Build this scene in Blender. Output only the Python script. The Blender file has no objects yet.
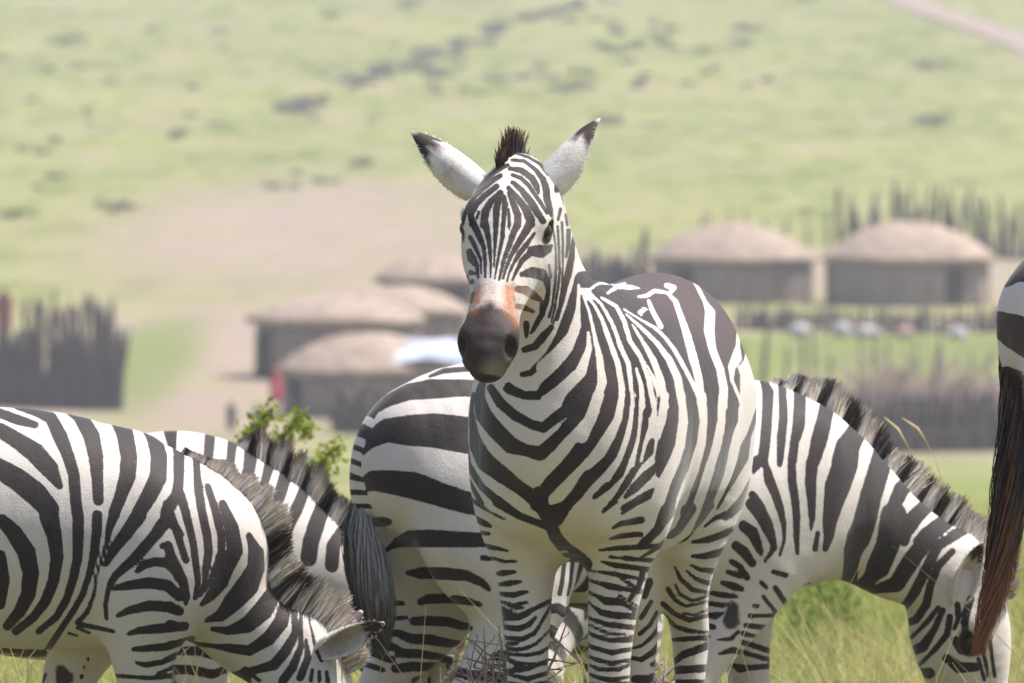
import bpy, bmesh, math, random
import numpy as np
from mathutils import Vector, Matrix

# ------------------------------------------------------------------ camera
sc = bpy.context.scene
COL = sc.collection
CAM_D, CAM_H = 25.3, 1.81
PITCH = math.atan((341.5 - 50.0) / 11377.8)
cam_data = bpy.data.cameras.new('camera')
cam = bpy.data.objects.new('camera', cam_data)
COL.objects.link(cam)
cam.location = (0.0, -CAM_D, CAM_H)
cam.rotation_euler = (math.pi / 2 - PITCH, 0, 0)
cam_data.sensor_width = 36.0
cam_data.lens = 400.0
cam_data.clip_start = 0.5
cam_data.clip_end = 6000.0
cam_data.dof.use_dof = True
cam_data.dof.focus_distance = 24.9
cam_data.dof.aperture_fstop = 13.0
sc.camera = cam
# ------------------------------------------------------------------ world, sun, exposure
SUN_EL, SUN_AZ = math.radians(63), math.radians(78)     # azimuth: clockwise from +Y
world = bpy.data.worlds.new('World')
sc.world = world
world.use_nodes = True
_nt = world.node_tree
_bg = next(n for n in _nt.nodes if n.type == 'BACKGROUND')
_sky = _nt.nodes.new('ShaderNodeTexSky')
_sky.sky_type = 'NISHITA'
_sky.sun_disc = False
_sky.sun_elevation = SUN_EL
_sky.sun_rotation = SUN_AZ
_sky.dust_density = 2.5
_nt.links.new(_sky.outputs[0], _bg.inputs[0])
_bg.inputs[1].default_value = 0.11
sun_data = bpy.data.lights.new('sun', 'SUN')
sun = bpy.data.objects.new('sun', sun_data)
COL.objects.link(sun)
sun_data.energy = 4.0
sun_data.angle = math.radians(0.6)
sun_data.color = (1.0, 0.95, 0.87)
_sd = Vector((math.sin(SUN_AZ) * math.cos(SUN_EL), math.cos(SUN_AZ) * math.cos(SUN_EL), math.sin(SUN_EL)))
sun.rotation_euler = _sd.to_track_quat('Z', 'Y').to_euler()
sun.location = _sd * 60
sc.view_settings.view_transform = 'Standard'
sc.view_settings.look = 'None'
sc.view_settings.exposure = 0.74
HAZE = 0.0005
sc.view_settings.gamma = 1.0
sc.view_settings.use_curve_mapping = False
sc.cycles.use_denoising = True
sc.cycles.max_bounces = 6
sc.cycles.transparent_max_bounces = 8
random.seed(7)
RNG = np.random.default_rng(11)

# ------------------------------------------------------------------ helpers
def tag(o, label=None, cat=None, group=None, kind=None):
    if label: o['label'] = label
    if cat: o['category'] = cat
    if group: o['group'] = group
    if kind: o['kind'] = kind
    return o

def empty(name, loc, rz=0.0):
    o = bpy.data.objects.new(name, None)
    COL.objects.link(o)
    o.location = loc
    o.rotation_euler = (0, 0, rz)
    o.empty_display_size = 0.2
    return o

def mesh_obj(name, verts, faces, mat=None, parent=None, smooth=True, loc=None):
    """verts (N,3) array, faces (M,k) array or list of tuples"""
    me = bpy.data.meshes.new(name)
    verts = np.asarray(verts, dtype=np.float32)
    if isinstance(faces, np.ndarray):
        k = faces.shape[1]
        me.vertices.add(len(verts))
        me.vertices.foreach_set('co', verts.ravel())
        me.loops.add(faces.size)
        me.loops.foreach_set('vertex_index', faces.ravel().astype(np.int32))
        me.polygons.add(len(faces))
        me.polygons.foreach_set('loop_start', np.arange(0, faces.size, k, dtype=np.int32))
        me.polygons.foreach_set('loop_total', np.full(len(faces), k, dtype=np.int32))
        me.update(calc_edges=True)
    else:
        me.from_pydata([tuple(map(float, v)) for v in verts], [], faces)
        me.update()
    if smooth:
        me.polygons.foreach_set('use_smooth', np.ones(len(me.polygons), dtype=bool))
    if mat: me.materials.append(mat)
    o = bpy.data.objects.new(name, me)
    COL.objects.link(o)
    if parent: o.parent = parent
    if loc is not None: o.location = loc
    return o

def add_attr(o, name, data, kind='FLOAT'):
    a = o.data.attributes.new(name, kind, 'POINT')
    if kind == 'FLOAT':
        a.data.foreach_set('value', np.asarray(data, dtype=np.float32))
    else:
        d = np.asarray(data, dtype=np.float32)
        if d.shape[1] == 3: d = np.hstack([d, np.ones((len(d), 1), np.float32)])
        a.data.foreach_set('color', d.ravel())

# ------------------------------------------------------------------ terrain
FPX = 11377.8
def zpix(v, d):                     # height of a ground point d metres out that lies on sight line v
    return CAM_H - (v - 50.0) * d / FPX
_prof_d = np.array([-40., 0, 20, 25, 29, 33, 40, 45, 60, 90, 130, 200, 300, 380, 450, 600, 800, 1200, 2500])
_prof_z = np.array([0.3, .25, .1, -.08, -.30, -.44, -.58, -.70, zpix(600, 60), zpix(552, 90), zpix(515, 130), zpix(487, 200), zpix(462, 300), zpix(322, 380), zpix(262, 450), zpix(170, 600), zpix(55, 800), zpix(-110, 1200), 150])
def _pchip(x, xp, yp):
    h = np.diff(xp); dl = np.diff(yp) / h
    m = np.empty_like(yp); m[0] = dl[0]; m[-1] = dl[-1]
    w1 = 2 * h[1:] + h[:-1]; w2 = h[1:] + 2 * h[:-1]
    with np.errstate(divide='ignore', invalid='ignore'):
        mm = (w1 + w2) / (w1 / dl[:-1] + w2 / dl[1:])
    m[1:-1] = np.where(dl[:-1] * dl[1:] > 0, mm, 0.0)
    i = np.clip(np.searchsorted(xp, x) - 1, 0, len(h) - 1)
    t = (x - xp[i]) / h[i]
    return ((1 + 2 * t) * (1 - t) ** 2 * yp[i] + t * (1 - t) ** 2 * h[i] * m[i]
            + t * t * (3 - 2 * t) * yp[i + 1] + t * t * (t - 1) * h[i] * m[i + 1])
_ctrl = [(0.241, 0.035, 0.0), (-1.25, 1.0, -0.22), (0.265, 2.6, -0.25), (-1.2, 3.5, -0.36), (1.88, 0.75, 0.13), (0.16, 6.3, -.50)]
def _base(x, y):
    d = y + CAM_D
    z = _pchip(np.asarray(d, float), _prof_d, _prof_z)
    far = np.clip((d - 470) / 150, 0, 1)
    z = z + far * (0.5 * np.sin(x * .045 + .6) + .35 * np.sin(x * .021 + d * .017))
    return z
_cx = np.array([c[0] for c in _ctrl]); _cy = np.array([c[1] for c in _ctrl])
_K = np.exp(-((_cx[:, None] - _cx) ** 2 + (_cy[:, None] - _cy) ** 2) / (2 * .8 ** 2))
_cw = np.linalg.solve(_K, np.array([c[2] for c in _ctrl]) - _base(_cx, _cy))
def ground_z(x, y):
    x = np.asarray(x, float); y = np.asarray(y, float)
    z = _base(x, y)
    for i in range(len(_cw)):
        z = z + _cw[i] * np.exp(-((x - _cx[i]) ** 2 + (y - _cy[i]) ** 2) / (2 * .8 ** 2))
    return z

# ------------------------------------------------------------------ body surfaces
class Sweep:
    """an elliptical tube along a line of stations: (centre, up half size, side half size, side vector)"""
    def __init__(self, st, n=28, flat=2.0):
        C = np.array([s[0] for s in st], float); A = np.array([s[1] for s in st], float)
        B = np.array([s[2] for s in st], float); L = np.array([s[3] for s in st], float)
        L /= np.linalg.norm(L, axis=1)[:, None]
        m = len(st)
        seg = np.linalg.norm(np.diff(C, axis=0), axis=1)
        T = np.concatenate([[0], np.cumsum(seg)])
        tt = np.linspace(0, T[-1], n)
        def cr(P):
            P = P if P.ndim > 1 else P[:, None]
            M = np.zeros_like(P)
            for i in range(m):
                if i == 0: M[i] = (P[1] - P[0]) / seg[0]
                elif i == m - 1: M[i] = (P[-1] - P[-2]) / seg[-1]
                else:
                    d0 = (P[i] - P[i - 1]) / seg[i - 1]; d1 = (P[i + 1] - P[i]) / seg[i]
                    M[i] = (d0 * seg[i] + d1 * seg[i - 1]) / (seg[i] + seg[i - 1])
            i = np.clip(np.searchsorted(T, tt, side='right') - 1, 0, m - 2)
            h = seg[i][:, None]; u = ((tt - T[i]) / seg[i])[:, None]
            return ((1 + 2 * u) * (1 - u) ** 2 * P[i] + u * (1 - u) ** 2 * h * M[i]
                    + u * u * (3 - 2 * u) * P[i + 1] + u * u * (u - 1) * h * M[i + 1])
        self.C = cr(C); self.A = np.maximum(cr(A)[:, 0], .0008); self.B = np.maximum(cr(B)[:, 0], .0008); self.L = cr(L)
        self.S = tt
        self.flat = flat
        mx = np.maximum(self.A, self.B)[:, None]
        self.lo = (self.C - mx).min(0); self.hi = (self.C + mx).max(0)
    def eval(self, P, want_s=False):
        best = np.full(len(P), 1e3, P.dtype); bs = np.zeros(len(P), P.dtype)
        n = len(self.C)
        lo, hi = P.min(0), P.max(0)
        cc = (lo + hi) / 2; R0 = np.linalg.norm(hi - lo) / 2
        mid = (self.C[:-1] + self.C[1:]) / 2
        ln_ = np.linalg.norm(self.C[1:] - self.C[:-1], axis=1)
        dist = np.linalg.norm(mid - cc, axis=1)
        mr = np.maximum(np.maximum(self.A[:-1], self.A[1:]), np.maximum(self.B[:-1], self.B[1:]))
        lb = dist - R0 - ln_ / 2 - mr
        ub = (dist + R0 + ln_ / 2 - np.minimum(self.A[:-1], self.B[:-1]) * .8).min()
        for i in np.nonzero(lb <= ub)[0] if len(P) < 60000 else range(n - 1):
            c0, c1 = self.C[i], self.C[i + 1]
            t = c1 - c0; ln = np.linalg.norm(t); t = t / ln
            l = (self.L[i] + self.L[i + 1]) * .5
            l = l - t * (l @ t); l /= np.linalg.norm(l)
            M = np.stack([t, l, np.cross(t, l)], 1).astype(P.dtype)
            R = (P - c0.astype(P.dtype)) @ M
            ax = R[:, 0]
            u = np.clip(ax / ln, 0, 1)
            ex = ax - u * ln
            a = self.A[i] + u * (self.A[i + 1] - self.A[i]); b = self.B[i] + u * (self.B[i + 1] - self.B[i])
            e = np.minimum(a, b)
            y2 = (R[:, 1] / b) ** 2; z2 = (R[:, 2] / a) ** 2; x2 = (ex / e) ** 2
            r = np.sqrt(y2 + z2 + x2)
            g = np.sqrt(y2 / b ** 2 + z2 / a ** 2 + x2 / e ** 2) / np.maximum(r, 1e-6)
            d = np.where(r > 1e-3, (r - 1) / np.maximum(g, 1e-6), -e)
            d = np.maximum(d, -e)
            k = d < best
            best = np.where(k, d, best)
            if want_s: bs = np.where(k, self.S[i] + u * ln, bs)
        return (best, bs) if want_s else best

class Ball:
    def __init__(self, c, r, axes=None):
        self.c = np.array(c, float); self.r = np.array(r, float) * np.ones(3)
        self.M = np.eye(3) if axes is None else np.array(axes, float)   # rows: axes
        self.lo = self.c - self.r.max(); self.hi = self.c + self.r.max()
    def eval(self, P):
        Q = (P - self.c) @ self.M.T
        r = np.sqrt(((Q / self.r) ** 2).sum(1)); g = np.sqrt(((Q / self.r ** 2) ** 2).sum(1)) / np.maximum(r, 1e-6)
        return np.where(r > 1e-3, (r - 1) / np.maximum(g, 1e-6), -self.r.min())

def smin(a, b, k):
    h = np.maximum(k - np.abs(a - b), 0) / k
    return np.minimum(a, b) - h * h * k * .25

def field(prims, P):
    """prims: list of (primitive, k, sign); evaluated in small boxes so far primitives are skipped"""
    P = np.asarray(P, np.float32)
    todo = [np.arange(len(P))]; groups = []
    while todo:
        ids = todo.pop()
        if len(ids) <= 12000: groups.append(ids); continue
        Q = P[ids]; ax = int(np.argmax(Q.max(0) - Q.min(0)))
        m = Q[:, ax] < np.median(Q[:, ax])
        if m.all() or not m.any(): groups.append(ids); continue
        todo += [ids[m], ids[~m]]
    out = np.empty(len(P), np.float32)
    for ids in groups:
        Q = P[ids]
        lo, hi = Q.min(0), Q.max(0)
        d = np.full(len(Q), .5, np.float32)
        for pr, k, sg in prims:
            if (lo > pr.hi + .1).any() or (hi < pr.lo - .1).any(): continue
            e = pr.eval(Q)
            d = smin(d, e, k) if sg > 0 else -smin(-d, e, k)
        out[ids] = d
    return out

def surface(prims, h):
    lo = np.min([p.lo for p, k, s in prims], axis=0) - .04
    hi = np.max([p.hi for p, k, s in prims], axis=0) + .04
    Bk = 6
    nb = np.ceil((hi - lo) / (h * Bk)).astype(int) + 1
    n = nb * Bk
    G = np.stack(np.meshgrid(*[np.arange(q) for q in nb], indexing='ij'), -1).reshape(-1, 3)
    cen = lo + (G * Bk + Bk / 2) * h
    dc = field(prims, cen)
    keep = np.abs(dc) < Bk * h * 1.0
    F = np.repeat(np.repeat(np.repeat(dc.reshape(nb), Bk, 0), Bk, 1), Bk, 2).astype(np.float32)
    off = np.stack(np.meshgrid(*[np.arange(Bk)] * 3, indexing='ij'), -1).reshape(-1, 3)
    I = (G[keep][:, None, :] * Bk + off[None]).reshape(-1, 3)
    vals = np.empty(len(I), np.float32)
    for s in range(0, len(I), 400000):
        vals[s:s + 400000] = field(prims, lo + I[s:s + 400000] * h)
    F[I[:, 0], I[:, 1], I[:, 2]] = vals
    # surface nets
    S = F < 0
    c = S[:-1, :-1, :-1].astype(np.int8)
    tot = sum(S[i:S.shape[0] - 1 + i, j:S.shape[1] - 1 + j, k:S.shape[2] - 1 + k].astype(np.int8)
              for i in (0, 1) for j in (0, 1) for k in (0, 1))
    act = (tot > 0) & (tot < 8)
    idx = np.argwhere(act)
    vid = np.full(act.shape, -1, np.int32); vid[act] = np.arange(len(idx))
    acc = np.zeros((len(idx), 3)); cnt = np.zeros(len(idx))
    corners = [(i, j, k) for i in (0, 1) for j in (0, 1) for k in (0, 1)]
    for a in corners:
        for ax in range(3):
            if a[ax]: continue
            b = list(a); b[ax] = 1
            fa = F[idx[:, 0] + a[0], idx[:, 1] + a[1], idx[:, 2] + a[2]]
            fb = F[idx[:, 0] + b[0], idx[:, 1] + b[1], idx[:, 2] + b[2]]
            m = (fa < 0) != (fb < 0)
            t = np.where(m, fa / np.where(m, fa - fb, 1), 0)
            p = np.tile(np.array(a, float), (len(idx), 1)); p[:, ax] += t
            acc[m] += p[m]; cnt[m] += 1
    V = lo + (idx + acc / cnt[:, None]) * h
    faces = []
    for ax in range(3):
        o1, o2 = [(1, 2), (2, 0), (0, 1)][ax]
        sl0 = [slice(1, -1)] * 3; sl0[ax] = slice(0, -1)
        sl1 = [slice(1, -1)] * 3; sl1[ax] = slice(1, None)
        A0 = S[tuple(sl0)]; A1 = S[tuple(sl1)]
        for flip, mm in ((False, A0 & ~A1), (True, ~A0 & A1)):
            q = np.argwhere(mm)
            if len(q) == 0: continue
            base = q.copy()
            for d in range(3):
                if d != ax: base[:, d] += 1
            def cell(d1, d2):
                r = base.copy(); r[:, o1] -= d1; r[:, o2] -= d2
                return vid[r[:, 0], r[:, 1], r[:, 2]]
            f = np.stack([cell(1, 1), cell(0, 1), cell(0, 0), cell(1, 0)], 1)
            if flip: f = f[:, ::-1]
            faces.append(f)
    Fc = np.concatenate(faces)
    Fc = Fc[(Fc >= 0).all(1)]
    # two rounds of projection onto the field, then a light smoothing
    for _ in range(2):
        V = V - project_step(prims, V, h)
    V = relax(V, Fc, 5)
    return V, Fc

def project_step(prims, V, h):
    e = h * .5
    d0 = field(prims, V)
    g = np.stack([field(prims, V + np.eye(3)[i] * e) - d0 for i in range(3)], 1) / e
    gn = np.linalg.norm(g, axis=1)[:, None]
    st = d0[:, None] * g / np.maximum(gn ** 2, .25)
    ln = np.linalg.norm(st, axis=1)[:, None]
    return st * np.minimum(1, h * .5 / np.maximum(ln, 1e-9))

def relax(V, F, n, w=.5):
    E = np.concatenate([F[:, [0, 1]], F[:, [1, 2]], F[:, [2, 3]], F[:, [3, 0]]])
    for _ in range(n):
        acc = np.zeros_like(V); cnt = np.zeros(len(V))
        for d in range(3):
            acc[:, d] = np.bincount(E[:, 0], V[E[:, 1], d], len(V)) + np.bincount(E[:, 1], V[E[:, 0], d], len(V))
        cnt = np.bincount(E[:, 0], minlength=len(V)) + np.bincount(E[:, 1], minlength=len(V))
        V = V * (1 - w) + w * acc / np.maximum(cnt, 1)[:, None]
    return V

def subdivide_region(V, F, mask):
    """split every quad with any masked vertex 1->4 and its ring neighbours conformingly (triangles fan at the seam)"""
    fm = mask[F].any(1)
    keep = F[~fm]; Q = F[fm]
    E = np.concatenate([Q[:, [0, 1]], Q[:, [1, 2]], Q[:, [2, 3]], Q[:, [3, 0]]])
    Es = np.sort(E, 1)
    U, inv = np.unique(Es, axis=0, return_inverse=True)
    mid = (V[U[:, 0]] + V[U[:, 1]]) / 2
    cen = V[Q].mean(1)
    n0 = len(V); nq = len(Q)
    em = (n0 + inv.reshape(4, nq)).T
    cc = n0 + len(U) + np.arange(nq)
    new = np.concatenate([np.stack([Q[:, i], em[:, i], cc, em[:, (i + 3) % 4]], 1) for i in range(4)])
    V2 = np.concatenate([V, mid, cen])
    return V2, np.concatenate([keep, new])
# ------------------------------------------------------------------ zebra anatomy (local frame: +x ahead, +y left, z up)
Y = (0, 1, 0)
TRUNK = [((-.70, 0, 1.07), .06, .05, Y), ((-.66, 0, 1.07), .14, .11, Y), ((-.56, 0, 1.06), .215, .165, Y), ((-.42, 0, 1.045), .262, .19, Y),
         ((-.22, 0, 1.01), .288, .23, Y), ((.02, 0, .97), .298, .265, Y), ((.22, 0, .965), .292, .25, Y),
         ((.40, 0, .98), .285, .215, Y), ((.52, 0, .98), .26, .185, Y), ((.62, 0, .965), .18, .15, Y), ((.67, 0, .95), .10, .09, Y)]
HIND = [((-.46, .095, 1.02), .21, .105), ((-.45, .125, .86), .185, .10), ((-.44, .135, .74), .145, .09), ((-.50, .135, .62), .095, .066),
        ((-.575, .13, .52), .062, .045), ((-.60, .13, .475), .058, .043), ((-.595, .13, .40), .044, .036), ((-.575, .13, .25), .033, .030), ((-.565, .13, .14), .040, .036),
        ((-.54, .13, .075), .034, .031)]
FORE = [((.44, .10, 1.0), .17, .09), ((.43, .135, .84), .125, .085), ((.42, .135, .72), .09, .07), ((.425, .13, .58), .062, .054),
        ((.435, .125, .47), .050, .046), ((.435, .125, .43), .047, .044), ((.43, .125, .36), .034, .031), ((.43, .125, .20), .030, .028), ((.435, .125, .14), .038, .035),
        ((.46, .125, .075), .032, .030)]
HEADST = [(-.03, -.02, .062, .055), (.04, -.02, .095, .078), (.11, -.03, .118, .092), (.18, -.03, .115, .090), (.26, -.022, .092, .070),
          (.34, -.016, .074, .056), (.41, -.012, .064, .058), (.465, -.008, .057, .064), (.505, -.010, .046, .052), (.525, -.014, .030, .034)]

def leg_sweep(J, n=24):
    st = []
    for (c, a, b) in J:
        # long axis of the section lies fore and aft; side vector is the body's left
        st.append((c, a, b, Y))
    return Sweep(st, n)

def hoof_prims(J):
    c = np.array(J[-1][0])
    return [(Sweep([(c + (0, 0, .01), .034, .032, Y), (c + (.018, 0, -.035), .044, .04, Y), (c + (.03, 0, -.068), .054, .05, Y)], 6), .015, 1)]

def head_frame(poll, d, up):
    X = np.array(d, float); X /= np.linalg.norm(X)
    Z = np.array(up, float); Z -= X * (Z @ X); Z /= np.linalg.norm(Z)
    Yv = np.cross(Z, X)
    return np.array(poll, float), X, Yv, Z

def head_prims(hf, s=1.0):
    O, X, Yv, Z = hf
    P = lambda x, y, z: O + s * (X * x + Yv * y + Z * z)
    st = [(P(x, 0, z), a * s, b * s, Yv) for x, z, a, b in HEADST]
    pr = [(Sweep(st, 22), .05, 1)]
    ax = np.array([X, Yv, Z])
    for sg in (1, -1):
        pr.append((Ball(P(.10, sg * .055, -.055), (.10 * s, .035 * s, .075 * s), ax), .05, 1))        # cheek
        pr.append((Ball(P(.135, sg * .075, .036), (.04 * s, .024 * s, .026 * s), ax), .03, 1))          # brow
        pr.append((Ball(P(.475, sg * .04, .012), (.032 * s, .02 * s, .026 * s), ax), .025, 1))          # nostril rim
    pr.append((Ball(P(.505, 0, -.045), (.030 * s, .031 * s, .026 * s), ax), .03, 1))                    # chin
    for sg in (1, -1):
        pr.append((Ball(P(.497, sg * .052, .014), (.019 * s, .012 * s, .025 * s), ax), .010, -1))       # nostril
        pr.append((Ball(P(.155, sg * .100, .021), (.022 * s, .016 * s, .014 * s), ax), .012, -1))       # eye socket
    pr.append((Ball(P(.535, 0, -.036), (.05 * s, .05 * s, .004 * s), ax), .008, -1))                    # mouth line
    return pr

def limb(J, dx=0, dz=0, dy=0, mirror=False, over=None, ys=1.0):
    out = []
    for i, (c, a, b) in enumerate(J):
        c = np.array(c, float)
        if over and i in over: c = c + np.array(over[i])
        c[1] *= ys
        if mirror: c = c * (1, -1, 1)
        c = c + np.array((dx, dy, dz)) * (min(i, 3) / 3.0)
        out.append((c, a, b))
    return out

def zebra_prims(z):
    pr = [(Sweep(z.get('trunk', TRUNK), 36), .06, 1)]
    for c, r in z.get('masses', [((-.47, .105, .93), (.20, .095, .22)), ((-.47, -.105, .93), (.20, .095, .22)),
                                 ((.46, .15, .94), (.13, .08, .23)), ((.46, -.15, .94), (.13, .08, .23)),
                                 ((.60, .085, .88), (.085, .085, .13)), ((.60, -.085, .88), (.085, .085, .13)),
                                 ((.36, 0, 1.21), (.20, .06, .075))]):
        pr.append((Ball(c, r), z.get('mk', .05), 1))
    for J in z['legs']:
        pr.append((leg_sweep(J), .06, 1))
        pr += hoof_prims(J)
    nk = Sweep(z['neck'], 22)
    pr.append((nk, z.get('neck_k', .12), 1))
    pr += head_prims(z['hf'], z.get('hs', 1.0))
    return pr, nk

def ear_mesh(base, tip, front, length, width, n=14, m=15):
    """cupped leaf ear: base point, tip point, direction the opening faces; closed shell with thickness"""
    base = np.array(base, float); tip = np.array(tip, float)
    ax = tip - base; L = np.linalg.norm(ax); ax /= L
    f = np.array(front, float); f -= ax * (f @ ax); f /= np.linalg.norm(f)
    sd = np.cross(ax, f)
    V = []; info = []
    for layer in (0, 1):
        for i in range(n + 1):
            t = i / n
            w = width * (math.sin(math.pi * min(1, (t * .74 + .22))) ** .75) * (1 - t ** 9) + .004
            if t < .12: w *= .75 + t * 2.1
            open_ = .5 + 2.1 * max(0, 1 - t) ** .8            # curl angle (half) in radians
            for j in range(m + 1):
                a = (j / m * 2 - 1) * open_
                r = w / max(.5, math.sin(min(open_, 1.57)))
                th = .0045 if layer else 0.0
                p = base + ax * (t * L - .02 * (1 - t)) + sd * ((r - th) * math.sin(a)) - f * ((r - th) * math.cos(a) - r * .55) + f * (.02 * t * t)
                V.append(p); info.append((t, layer, abs(j / m * 2 - 1)))
    F = []
    W = m + 1; N = (n + 1) * W
    for i in range(n):
        for j in range(m):
            a = i * W + j
            F.append((a, a + W, a + W + 1, a + 1))
            b = N + a
            F.append((b, b + 1, b + W + 1, b + W))
    for i in range(n):
        for j in (0, m):
            a = i * W + j; b = N + a
            F.append((a, b, b + W, a + W) if j == 0 else (a, a + W, b + W, b))
    for i in (0, n):
        for j in range(m):
            a = i * W + j; b = N + a
            F.append((a, a + 1, b + 1, b) if i == 0 else (a, b, b + 1, a + 1))
    return np.array(V), np.array(F), np.array(info)
# ------------------------------------------------------------------ materials for coats
def nodes(name):
    m = bpy.data.materials.new(name); m.use_nodes = True
    nt = m.node_tree
    return m, nt, nt.nodes['Principled BSDF']

def N(nt, kind, **kw):
    n = nt.nodes.new(kind)
    for k, v in kw.items():
        if k in n.inputs: n.inputs[k].default_value = v
        else: setattr(n, k, v)
    return n

def mixc(nt, fac, a, b):
    n = nt.nodes.new('ShaderNodeMix'); n.data_type = 'RGBA'
    for sock, v in ((n.inputs[0], fac), (n.inputs[6], a), (n.inputs[7], b)):
        if hasattr(v, 'links'): nt.links.new(v, sock)
        elif v is not None:
            sock.default_value = v if isinstance(v, (int, float)) else (*v[:3], 1)
    return n.outputs[2]

def mth(nt, op, a, b=0.0, c=0.0, clamp=False):
    n = nt.nodes.new('ShaderNodeMath'); n.operation = op; n.use_clamp = clamp
    for i, v in enumerate((a, b, c)):
        if hasattr(v, 'links'): nt.links.new(v, n.inputs[i])
        else: n.inputs[i].default_value = v
    return n.outputs[0]

def maprange(nt, v, a, b, c=0.0, d=1.0, smooth=False):
    n = nt.nodes.new('ShaderNodeMapRange')
    if smooth: n.interpolation_type = 'SMOOTHSTEP'
    nt.links.new(v, n.inputs[0])
    for i, x in enumerate((a, b, c, d)): n.inputs[i + 1].default_value = x
    return n.outputs[0]

def attr(nt, name):
    n = nt.nodes.new('ShaderNodeAttribute'); n.attribute_name = name
    return n

def noise(nt, vec, scale, detail=3.0, rough=.55):
    n = nt.nodes.new('ShaderNodeTexNoise'); n.inputs['Scale'].default_value = scale
    n.inputs['Detail'].default_value = detail; n.inputs['Roughness'].default_value = rough
    if vec is not None: nt.links.new(vec, n.inputs['Vector'])
    return n

def coat_material():
    m, nt, bs = nodes('zebra coat')
    tc = nt.nodes.new('ShaderNodeTexCoord').outputs['Object']
    st = attr(nt, 'stripe').outputs['Fac']
    n1 = noise(nt, tc, 75, 3); n2 = noise(nt, tc, 320, 2); n3 = noise(nt, tc, 9, 3)
    wob = mth(nt, 'ADD', mth(nt, 'MULTIPLY', mth(nt, 'SUBTRACT', n1.outputs['Fac'], .5), .0035), mth(nt, 'MULTIPLY', mth(nt, 'SUBTRACT', n2.outputs['Fac'], .5), .0035))
    f = maprange(nt, mth(nt, 'ADD', st, wob), -.0013, .0013, smooth=True)
    dark = attr(nt, 'dark').outputs['Color']; pale = attr(nt, 'pale').outputs['Color']
    hair = maprange(nt, n2.outputs['Fac'], .25, .75, .72, 1.25)
    grime = maprange(nt, n3.outputs['Fac'], .35, .75, 0, .35)
    pale2 = mixc(nt, grime, pale, (.52, .45, .39))
    def mul(c, v):
        n = nt.nodes.new('ShaderNodeVectorMath'); n.operation = 'SCALE'
        nt.links.new(c, n.inputs[0]); nt.links.new(v, n.inputs['Scale']); return n.outputs[0]
    dark = mixc(nt, maprange(nt, n3.outputs['Fac'], .45, .8, 0, .6), dark, (.052, .032, .027))
    col = mixc(nt, f, mul(dark, hair), mul(pale2, maprange(nt, n2.outputs['Fac'], .25, .75, .92, 1.05)))
    pa = attr(nt, 'paint')
    al = pa.outputs['Alpha']
    al = mth(nt, 'ADD', al, mth(nt, 'MULTIPLY', mth(nt, 'SUBTRACT', n1.outputs['Fac'], .5), mth(nt, 'MULTIPLY', mth(nt, 'MULTIPLY', al, mth(nt, 'SUBTRACT', 1.0, al)), 5.0)), clamp=True)
    col = mixc(nt, al, col, mul(pa.outputs['Color'], hair))
    nt.links.new(mth(nt, 'MULTIPLY', mth(nt, 'SUBTRACT', 1.0, pa.outputs['Alpha']), .28), bs.inputs['Sheen Weight'])
    nt.links.new(col, bs.inputs['Base Color'])
    bs.inputs['Roughness'].default_value = .62
    bs.inputs['Specular IOR Level'].default_value = .28
    bs.inputs['Sheen Weight'].default_value = .28
    bs.inputs['Sheen Roughness'].default_value = .4
    bp = N(nt, 'ShaderNodeBump'); bp.inputs['Strength'].default_value = .35; bp.inputs['Distance'].default_value = .004
    n4 = noise(nt, tc, 26, 4)
    nt.links.new(mth(nt, 'ADD', n2.outputs['Fac'], mth(nt, 'MULTIPLY', n4.outputs['Fac'], 1.6)), bp.inputs['Height'])
    nt.links.new(bp.outputs[0], bs.inputs['Normal'])
    return m

def hair_material():
    m, nt, bs = nodes('zebra mane hair')
    st = attr(nt, 'stripe').outputs['Fac']; t = attr(nt, 'along').outputs['Fac']; r = attr(nt, 'rnd').outputs['Fac']
    f = maprange(nt, st, -.002, .002)
    base = mixc(nt, f, mixc(nt, r, (.022, .018, .019), (.085, .072, .07)), (.80, .73, .66))
    tip = mixc(nt, r, (.045, .03, .024), (.26, .15, .085))
    k = mth(nt, 'MULTIPLY', maprange(nt, t, .55, .95), attr(nt, 'tipdark').outputs['Fac'], clamp=True)
    col = mixc(nt, k, base, tip)
    nt.links.new(col, bs.inputs['Base Color'])
    bs.inputs['Roughness'].default_value = .55
    bs.inputs['Specular IOR Level'].default_value = .3
    return m

def tail_material(c0, c1, name):
    m, nt, bs = nodes(name)
    t = attr(nt, 'along').outputs['Fac']; r = attr(nt, 'rnd').outputs['Fac']
    k = mth(nt, 'ADD', maprange(nt, t, .35, 1.0), mth(nt, 'MULTIPLY', mth(nt, 'SUBTRACT', r, .5), .9), clamp=True)
    nt.links.new(mixc(nt, k, c0, c1), bs.inputs['Base Color'])
    bs.inputs['Roughness'].default_value = .45
    return m

def eye_material():
    m, nt, bs = nodes('dark wet eye')
    bs.inputs['Base Color'].default_value = (.012, .008, .006, 1)
    bs.inputs['Roughness'].default_value = .12
    return m
def fur_material():
    m, nt, bs = nodes('zebra short hair')
    f = maprange(nt, attr(nt, 'stripe').outputs['Fac'], -.0008, .0008)
    r = maprange(nt, attr(nt, 'rnd').outputs['Fac'], 0, 1, .75, 1.22)
    pa = attr(nt, 'paint')
    c = mixc(nt, f, attr(nt, 'dark').outputs['Color'], attr(nt, 'pale').outputs['Color'])
    c = mixc(nt, pa.outputs['Alpha'], c, pa.outputs['Color'])
    n = nt.nodes.new('ShaderNodeVectorMath'); n.operation = 'SCALE'; nt.links.new(c, n.inputs[0]); nt.links.new(r, n.inputs['Scale'])
    nt.links.new(n.outputs[0], bs.inputs['Base Color'])
    bs.inputs['Roughness'].default_value = .5; bs.inputs['Specular IOR Level'].default_value = .35
    return m
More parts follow.
